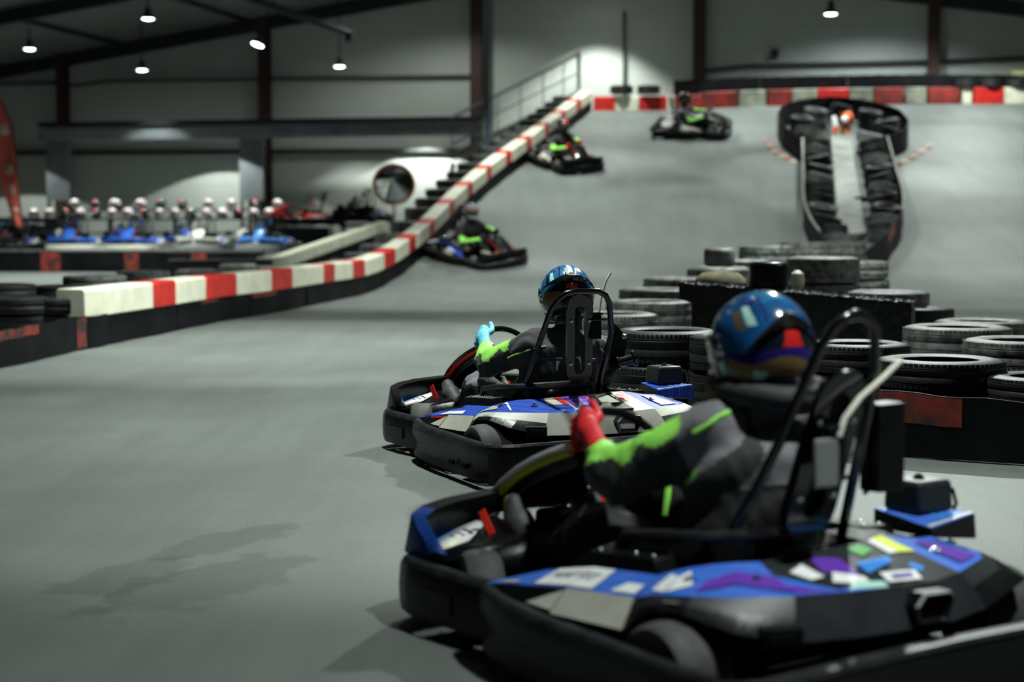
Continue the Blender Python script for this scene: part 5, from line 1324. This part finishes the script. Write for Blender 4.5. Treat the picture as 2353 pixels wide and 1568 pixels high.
make_driver('person in the middle kart with blue helmet, black suit with lime cuffs and cyan gloves', kart_mid, J_MID,
    dict(yaw=R(-18), pitch=R(8), helmet='mid', glove='glove_blue', upper=0, lower=0, lime_t=.30, legs=3, patch=4, knee=2,
         piping=[[(-.6, .285, .545), (-.6, .27, .565), (-.6, .235, .59), (-.6, .20, .605), (-.6, .16, .612)], [(-.6, -.17, .585), (-.6, -.20, .55), (-.6, -.235, .515)], [(-.6, -.26, .60), (-.6, -.265, .565), (-.6, -.26, .54)]], note=(-.6, .06, .525)))
# three more karts on the ramp
SW_GREY = {'blue_purple_livery': M['off_white'], 'white_panel': M['off_white']}
def ramp_kart(x, y, head, label, plabel, helmet, glove, swap=None, seed=0):
    k = copy_tree(kart_mid, None, swap); k['label'] = label
    place(k, x, y, zr(y) + .002, head, .28)
    J = dict(J_MID); J['head'] = (-.19, .02, .88); J['neck'] = (-.205, .03, .69)
    make_driver(plabel, k, J, dict(yaw=R(8), helmet=helmet, glove=glove, upper=0, lower=3, lime_t=.6, legs=3, patch=1), hs=.017, hh=.009)
    return k
ramp_kart(-.66, 31.55, R(-52), 'white and blue go-kart coming down at the foot of the ramp by the striped barrier', 'person with white helmet driving the go-kart at the foot of the ramp', 'white', 'glove_black')
ramp_kart(1.22, 38.75, R(-66), 'go-kart coming down halfway up the ramp beside the striped barrier', 'person in black with lime sleeves driving the go-kart halfway up the ramp', 'dark', 'glove_red', SW_GREY)
ramp_kart(4.38, 41.75, R(-16), 'go-kart turning sideways at the top of the ramp', 'person in black driving the go-kart at the top of the ramp', 'dark', 'glove_black', SW_GREY)

# ------------------------------------------------------------------ paddock with parked karts
PZ = .42
mb = MB(); mb.prism([(-24, 40.6, 0), (-3.75, 40.6, 0), (-2.9, 43.2, 0), (-2.2, 45.5, 0), (-1.9, 50.0, 0), (-24, 54.0, 0)], (0, 0, PZ)); struct(mb.build('floor_paddock', [ASPH]), 'raised grey floor of the kart paddock')
SW_RED = {'blue_purple_livery': M['red'], 'black_plastic': M['red']}; SW_P = [{'black_plastic': M['light_blue'], 'bumper_plastic': M['grey']}, {'black_plastic': M['white_panel'], 'bumper_plastic': M['grey']}, {'black_plastic': M['blue'], 'bumper_plastic': M['white_panel']}, {'black_plastic': M['dark_grey'], 'off_white': M['yellow']}]
rn = random.Random(11)
spots = [(-14.1, 42.2, -85), (-12.5, 42.3, -95), (-10.9, 42.3, -84), (-9.3, 42.1, -94), (-7.7, 42.2, -86), (-6.1, 42.2, -95),
         (-13.3, 44.5, -94), (-11.7, 44.5, -86), (-10.1, 44.5, -94), (-8.5, 44.6, -86), (-6.9, 44.5, -95)]
for i, (x, y, a) in enumerate(spots):
    k = copy_tree(kart_mid, None, SW_P[(i * 7 + i // 3) % 4]); place(k, x, y, PZ, R(a))
    k['group'] = 'karts parked in the paddock'
    k['label'] = f"parked go-kart without driver, {ordn[i] if i < 6 else ordn[i - 6]} from the left in the {'front' if i < 6 else 'back'} row of the paddock"
k = copy_tree(kart_mid, None); place(k, -3.95, 44.2, 1.12, R(-100)); k['label'] = 'parked go-kart raised on a stand left of the striped barrier, below the round mirror'
st = empty('kart_stand', (-3.95, 44.2, PZ)); tag(st, 'low black stand holding up the parked go-kart below the round mirror', 'stand')
mb = MB(); mb.box((0, 0, .64), (1.0, .9, .08)); mb.build('top_plate', [M['matt_black']], st)
for sx in (-.42, .42):
    for sy in (-.38, .38): b_ = MB(); b_.box((sx, sy, .30), (.06, .06, .60)); b_.build('leg', [M['dark_grey']], st)
k = copy_tree(kart_mid, None, SW_RED); place(k, -5.55, 45.6, PZ + .62, R(-150)); k['label'] = 'red go-kart standing on the crate at the right end of the helmet rack'
mb = MB(); mb.box((-5.55, 45.6, PZ + .29), (1.4, 1.3, .58)); tag(mb.build('crate', [M['dark_grey']], bevel=.02), 'dark crate under the red go-kart', 'crate')
# rack with helmets
rk = empty('helmet_rack', (-9.9, 46.6, PZ)); tag(rk, 'long dark rack with helmets standing behind the parked karts', 'rack')
mb = MB(); mb.box((0, 0, .80), (7.0, .45, .05)); mb.build('shelf', [M['dark_grey']], rk)
mb = MB(); mb.box((0, 0, .42), (7.0, .40, .04)); mb.build('shelf', [M['dark_grey']], rk)
for sx in (-3.4, -1.1, 1.1, 3.4): b_ = MB(); b_.box((sx, 0, .39), (.06, .4, .78)); b_.build('leg', [M['dark_grey']], rk)
protos = []
for pt in ('white', 'dark'):
    h_ = build_helmet(None, (0, 0, 0), 0, 0, pt, .011); protos.append(h_)
hc = [0, 0, 1, 0, 1, 0, 0, 1, 0, 0, 1, 0, 0, 1, 0, 0]
cnt = {0: 0, 1: 0}; used = set()
for i, c_ in enumerate(hc):
    h_ = protos[c_] if c_ not in used else copy_tree(protos[c_]); used.add(c_)
    h_.location = (-13.1 + i * .43, 46.6, PZ + .825 + .125 + .0); h_.rotation_euler = (0, 0, R(rn.uniform(-150, -40)))
    tag(h_, f"{ordn[cnt[c_]]} {'white' if c_ == 0 else 'black'} helmet from the left on the rack behind the parked karts", 'helmet', 'helmets on the rack'); cnt[c_] += 1
# second, higher shelf behind with more helmets
rk2 = empty('helmet_rack', (-9.4, 47.5, PZ)); tag(rk2, 'taller open rack with helmets behind the first helmet rack', 'rack')
mb = MB(); mb.box((0, 0, 1.06), (6.4, .42, .05)); mb.build('shelf', [M['dark_grey']], rk2)
for sx in (-3.1, 0, 3.1): b_ = MB(); b_.box((sx, 0, .52), (.06, .38, 1.03)); b_.build('leg', [M['dark_grey']], rk2)
hc2 = [0, 1, 0, 0, 1, 1, 0, 0, 1, 0]
c2 = {0: 0, 1: 0}
for i, c_ in enumerate(hc2):
    h_ = copy_tree(protos[c_]); h_.location = (-12.3 + i * .64 + rn.uniform(-.1, .1), 47.5, PZ + 1.085 + .125); h_.rotation_euler = (0, 0, R(rn.uniform(-150, -40)))
    tag(h_, f"{ordn[c2[c_]]} {'white' if c_ == 0 else 'black'} helmet from the left on the taller rack at the back", 'helmet', 'helmets on the taller rack'); c2[c_] += 1
# bench and low dark wall at the far left
tb = empty('bench', (-15.0, 45.9, PZ)); tag(tb, 'long grey-topped bench at the far left of the paddock', 'bench')
mb = MB(); mb.box((0, 0, .66), (4.6, .6, .06)); mb.build('top', [M['grey']], tb, bevel=.01)
for sx in (-2.1, 0, 2.1): b_ = MB(); b_.box((sx, 0, .315), (.08, .5, .63)); b_.build('leg', [M['matt_black']], tb)
mb = MB(); mb.box((-15.2, 49.0, PZ + .42), (4.2, .2, .84)); tag(mb.build('low_wall', [M['matt_black']]), 'low black partition by the wall at the far left', 'partition')
# feather flag
fl = empty('feather_flag', (-11.85, 40.78, PZ)); tag(fl, 'tall red feather flag at the left edge of the photo', 'flag')
mb = MB(); pole = [(.12, 0, .0), (.12, 0, .6), (.05, 0, 1.4), (.0, 0, 2.3), (-.10, 0, 3.1), (-.32, 0, 3.62), (-.60, 0, 3.80)]
mb.tube(pole, .016, 8); mb.box((.12, 0, .02), (.6, .5, .04)); mb.build('pole', [M['dark_grey']], fl)
rowsA = []; rowsB = []
for k in range(25):
    t = k / 24; z = .55 + 3.2 * t
    px_ = float(np.interp(z, [p[2] for p in pole], [p[0] for p in pole]))
    w = .18 + .36 * min(1, t * 2.2) - .08 * t; w *= 1 if t < .9 else (1 - t) / .1 * .8 + .2
    rowsA.append([(px_ - w * q / 5, .05 * math.sin(z * 2.4 + q), z + (.10 * q / 5 if t < .08 else 0)) for q in range(6)])
mb = MB(); mb.strips(rowsA, 0)
for (z0, z1, a0, a1) in ((1.25, 1.75, .25, .75), (1.85, 2.2, .3, .7), (2.7, 3.1, .3, .8), (.95, 1.15, .3, .7)):
    rr = [r for r in rowsA if z0 <= r[0][2] <= z1]
    if len(rr) > 1: mb.strips([[(r[1][0], r[1][1] - .006, r[1][2]), (r[2][0], r[2][1] - .006, r[2][2]), (r[3][0], r[3][1] - .006, r[3][2])] for r in rr], 1)
mb.build('flag_cloth', [mat('flag_red', (.55, .10, .07), .8), mat('flag_pale', (.62, .40, .36), .8)], fl, solid=.004)
# convex mirror on a post
mp = at(905, 424, 40.4)
mr = empty('convex_mirror', (mp[0], mp[1], 0)); tag(mr, 'round convex mirror with an orange rim beside the paddock', 'mirror')
mb = MB(); mb.tube([(0, .10, 0), (0, .10, mp[2] - .1)], .03, 8); mb.tube([(0, .10, mp[2] - .12), (0, .03, mp[2])], .025, 8); mb.build('post', [GREYST], mr)
mb = MB(); prof = [(.47 * math.sin(a) / math.sin(.62), (math.cos(a) - math.cos(.62)) * .47 / math.sin(.62)) for a in np.linspace(0, .62, 12)]
mb.lathe(prof, (0, 0, mp[2]), (.05, -1, -.30), 40); mb.build('mirror_glass', [mat('mirror', (.72, .74, .76), .04, metal=1)], mr)
mb = MB(); mb.lathe([(.455, .03), (.475, .045), (.505, .03), (.51, -.02), (.48, -.05), (0, -.06)], (0, 0, mp[2]), (.05, -1, -.30), 40); mb.build('rim', [mat('orange_rim', (.55, .16, .04), .45)], mr)

# ------------------------------------------------------------------ lamps
LAMP = emit('lamp_glow', (.93, 1.0, .97), 14.0)
def lamp(name, p, power, label, cone=104, tilt=(0, 0), blend=.35, soft=.16, size=.20, rod=True, group='lamps under the roof', aim=None, color=(.91, 1.0, .93)):
    r_ = empty(name, p); tag(r_, label, 'lamp', group)
    r_.rotation_euler = (tilt[0], tilt[1], 0)
    h = MB(); h.lathe([(0, .26), (.07, .26), (.075, .12), (.11, .10), (size, .0), (size, -.02), (size - .012, -.02), (size - .02, .0), (.09, .08), (0, .08)], (0, 0, 0), (0, 0, 1), 24); h.build('housing', [DARKST], r_)
    d = MB(); d.lathe([(0, -.035), (size * .5, -.03), (size - .02, -.01), (size - .02, .0), (0, .0)], (0, 0, 0), (0, 0, 1), 24); d.build('diffuser', [LAMP], r_)
    if rod:
        u = (np.array(p) - O) @ U; L_r = max(.2, roof(u) - p[2] - .1); t = MB(); t.tube([(0, 0, .25), (0, 0, L_r)], .02, 6); t.build('rod', [DARKST], r_)
    li = bpy.data.lights.new('lamp_light', 'SPOT'); li.energy = power; li.spot_size = R(cone); li.spot_blend = blend; li.shadow_soft_size = soft; li.color = color
    lo = bpy.data.objects.new('lamp_light', li); col.objects.link(lo); lo.parent = r_; lo.location = (0, 0, -.06)
    return r_
P0 = 1.0
vis = [((68, 112), 47, 'leftmost visible roof lamp'), ((340, 42), 40, 'largest roof lamp at the upper left'), ((326, 160), 48.6, 'roof lamp low over the left walkway'), ((592, 102), 46, 'tilted roof lamp beside the second steel column'), ((780, 152), 49, 'roof lamp hanging below the end of the sloping duct'), ((1909, 31), 38, 'single roof lamp at the upper right')]
pw = [900, 1100, 350, 1100, 900, 450]
for (pp, Y, lb), w in zip(vis, pw):
    p = at(pp[0], pp[1], Y); lamp('high_bay_lamp', p, w, lb, cone=84, tilt=(R(-12), R(18)) if 'tilted' in lb else (0, 0), size=.175 if Y > 42 else .16)
TRK = [(3.7, 17.0, 6.6, 3200, 150), (2.4, 3.4, 6.2, 1050, 88), (-.4, 9.4, 6.3, 1300, 72), (-2.5, 16.6, 6.2, 1600, 74), (-1.0, 27.4, 6.7, 1500, 78), (-5.6, 12.5, 6.2, 330, 90), (7.6, 11.5, 6.4, 420, 112),
       (.4, 36.6, 7.5, 1500, 92), (4.5, 33.6, 7.2, 750, 80), (3.0, 29.0, 7.0, 550, 84), (9.6, 28.5, 6.6, 1050, 96), (10.4, 35.0, 6.8, 950, 92), (2.4, 43.2, 8.1, 1150, 92), (6.8, 44.0, 7.8, 750, 80), (6.0, 40.3, 7.9, 520, 66), (10.6, 40.2, 6.95, 750, 84), (12.0, 43.4, 7.05, 750, 150), (-9, 25, 5.9, 900, 110), (-9.5, 34.5, 5.9, 2400, 126)]
for i, (x, y, z, w, c) in enumerate(TRK):
    lamp('high_bay_lamp', (x, y, z), w, f'roof lamp hanging over the track above the picture, {ordn[i]} of those out of frame', cone=c)
# lamps under the walkway that throw arches on the wall
for i, px in enumerate((-40, 470, 965)):
    Y = 50.0; X = (px - 1176.5) / F_PX * Y
    lamp('wall_lamp', (X, Y + .1, 3.74), 260, ['left', 'middle', 'right'][i] + ' lamp under the walkway lighting an arch on the wall', cone=124, blend=.06, soft=.06, size=.10, rod=False, group='lamps under the walkway').scale = (.6, .6, .6)
lamp('wall_lamp', hall(16.6, 1.6, 7.75), 900, 'lamp near the far wall above the top of the ramp', cone=100, blend=.4, size=.16, rod=True, group='lamps under the roof')
lamp('wall_lamp', hall(24.3, 3.0, 7.38), 420, 'added unseen lamp brightening the far wall at the right, above the picture', cone=150, blend=.5, size=.16, rod=True, color=(.84, .96, 1.0))  # unseen bluish lamp, added to brighten the dim right part of the wall
lamp('wall_lamp', hall(12.6, 3.5, 7.85), 300, 'lamp near the far wall over the railing, above the picture', cone=150, blend=.5, size=.16, rod=True)
w = bpy.data.worlds.new('world'); scene.world = w; w.use_nodes = True
w.node_tree.nodes['Background'].inputs['Color'].default_value = (.5, .55, .53, 1); w.node_tree.nodes['Background'].inputs['Strength'].default_value = .02

scene.view_settings.view_transform = 'Standard'; scene.view_settings.look = 'None'; scene.view_settings.gamma = 1; scene.view_settings.use_curve_mapping = False
scene.view_settings.exposure = 0.7
scene.cycles.use_denoising = True
scene.cycles.max_bounces = 4; scene.cycles.diffuse_bounces = 2; scene.cycles.glossy_bounces = 2; scene.cycles.use_adaptive_sampling = True; scene.cycles.adaptive_threshold = .06; scene.cycles.sample_clamp_indirect = 4
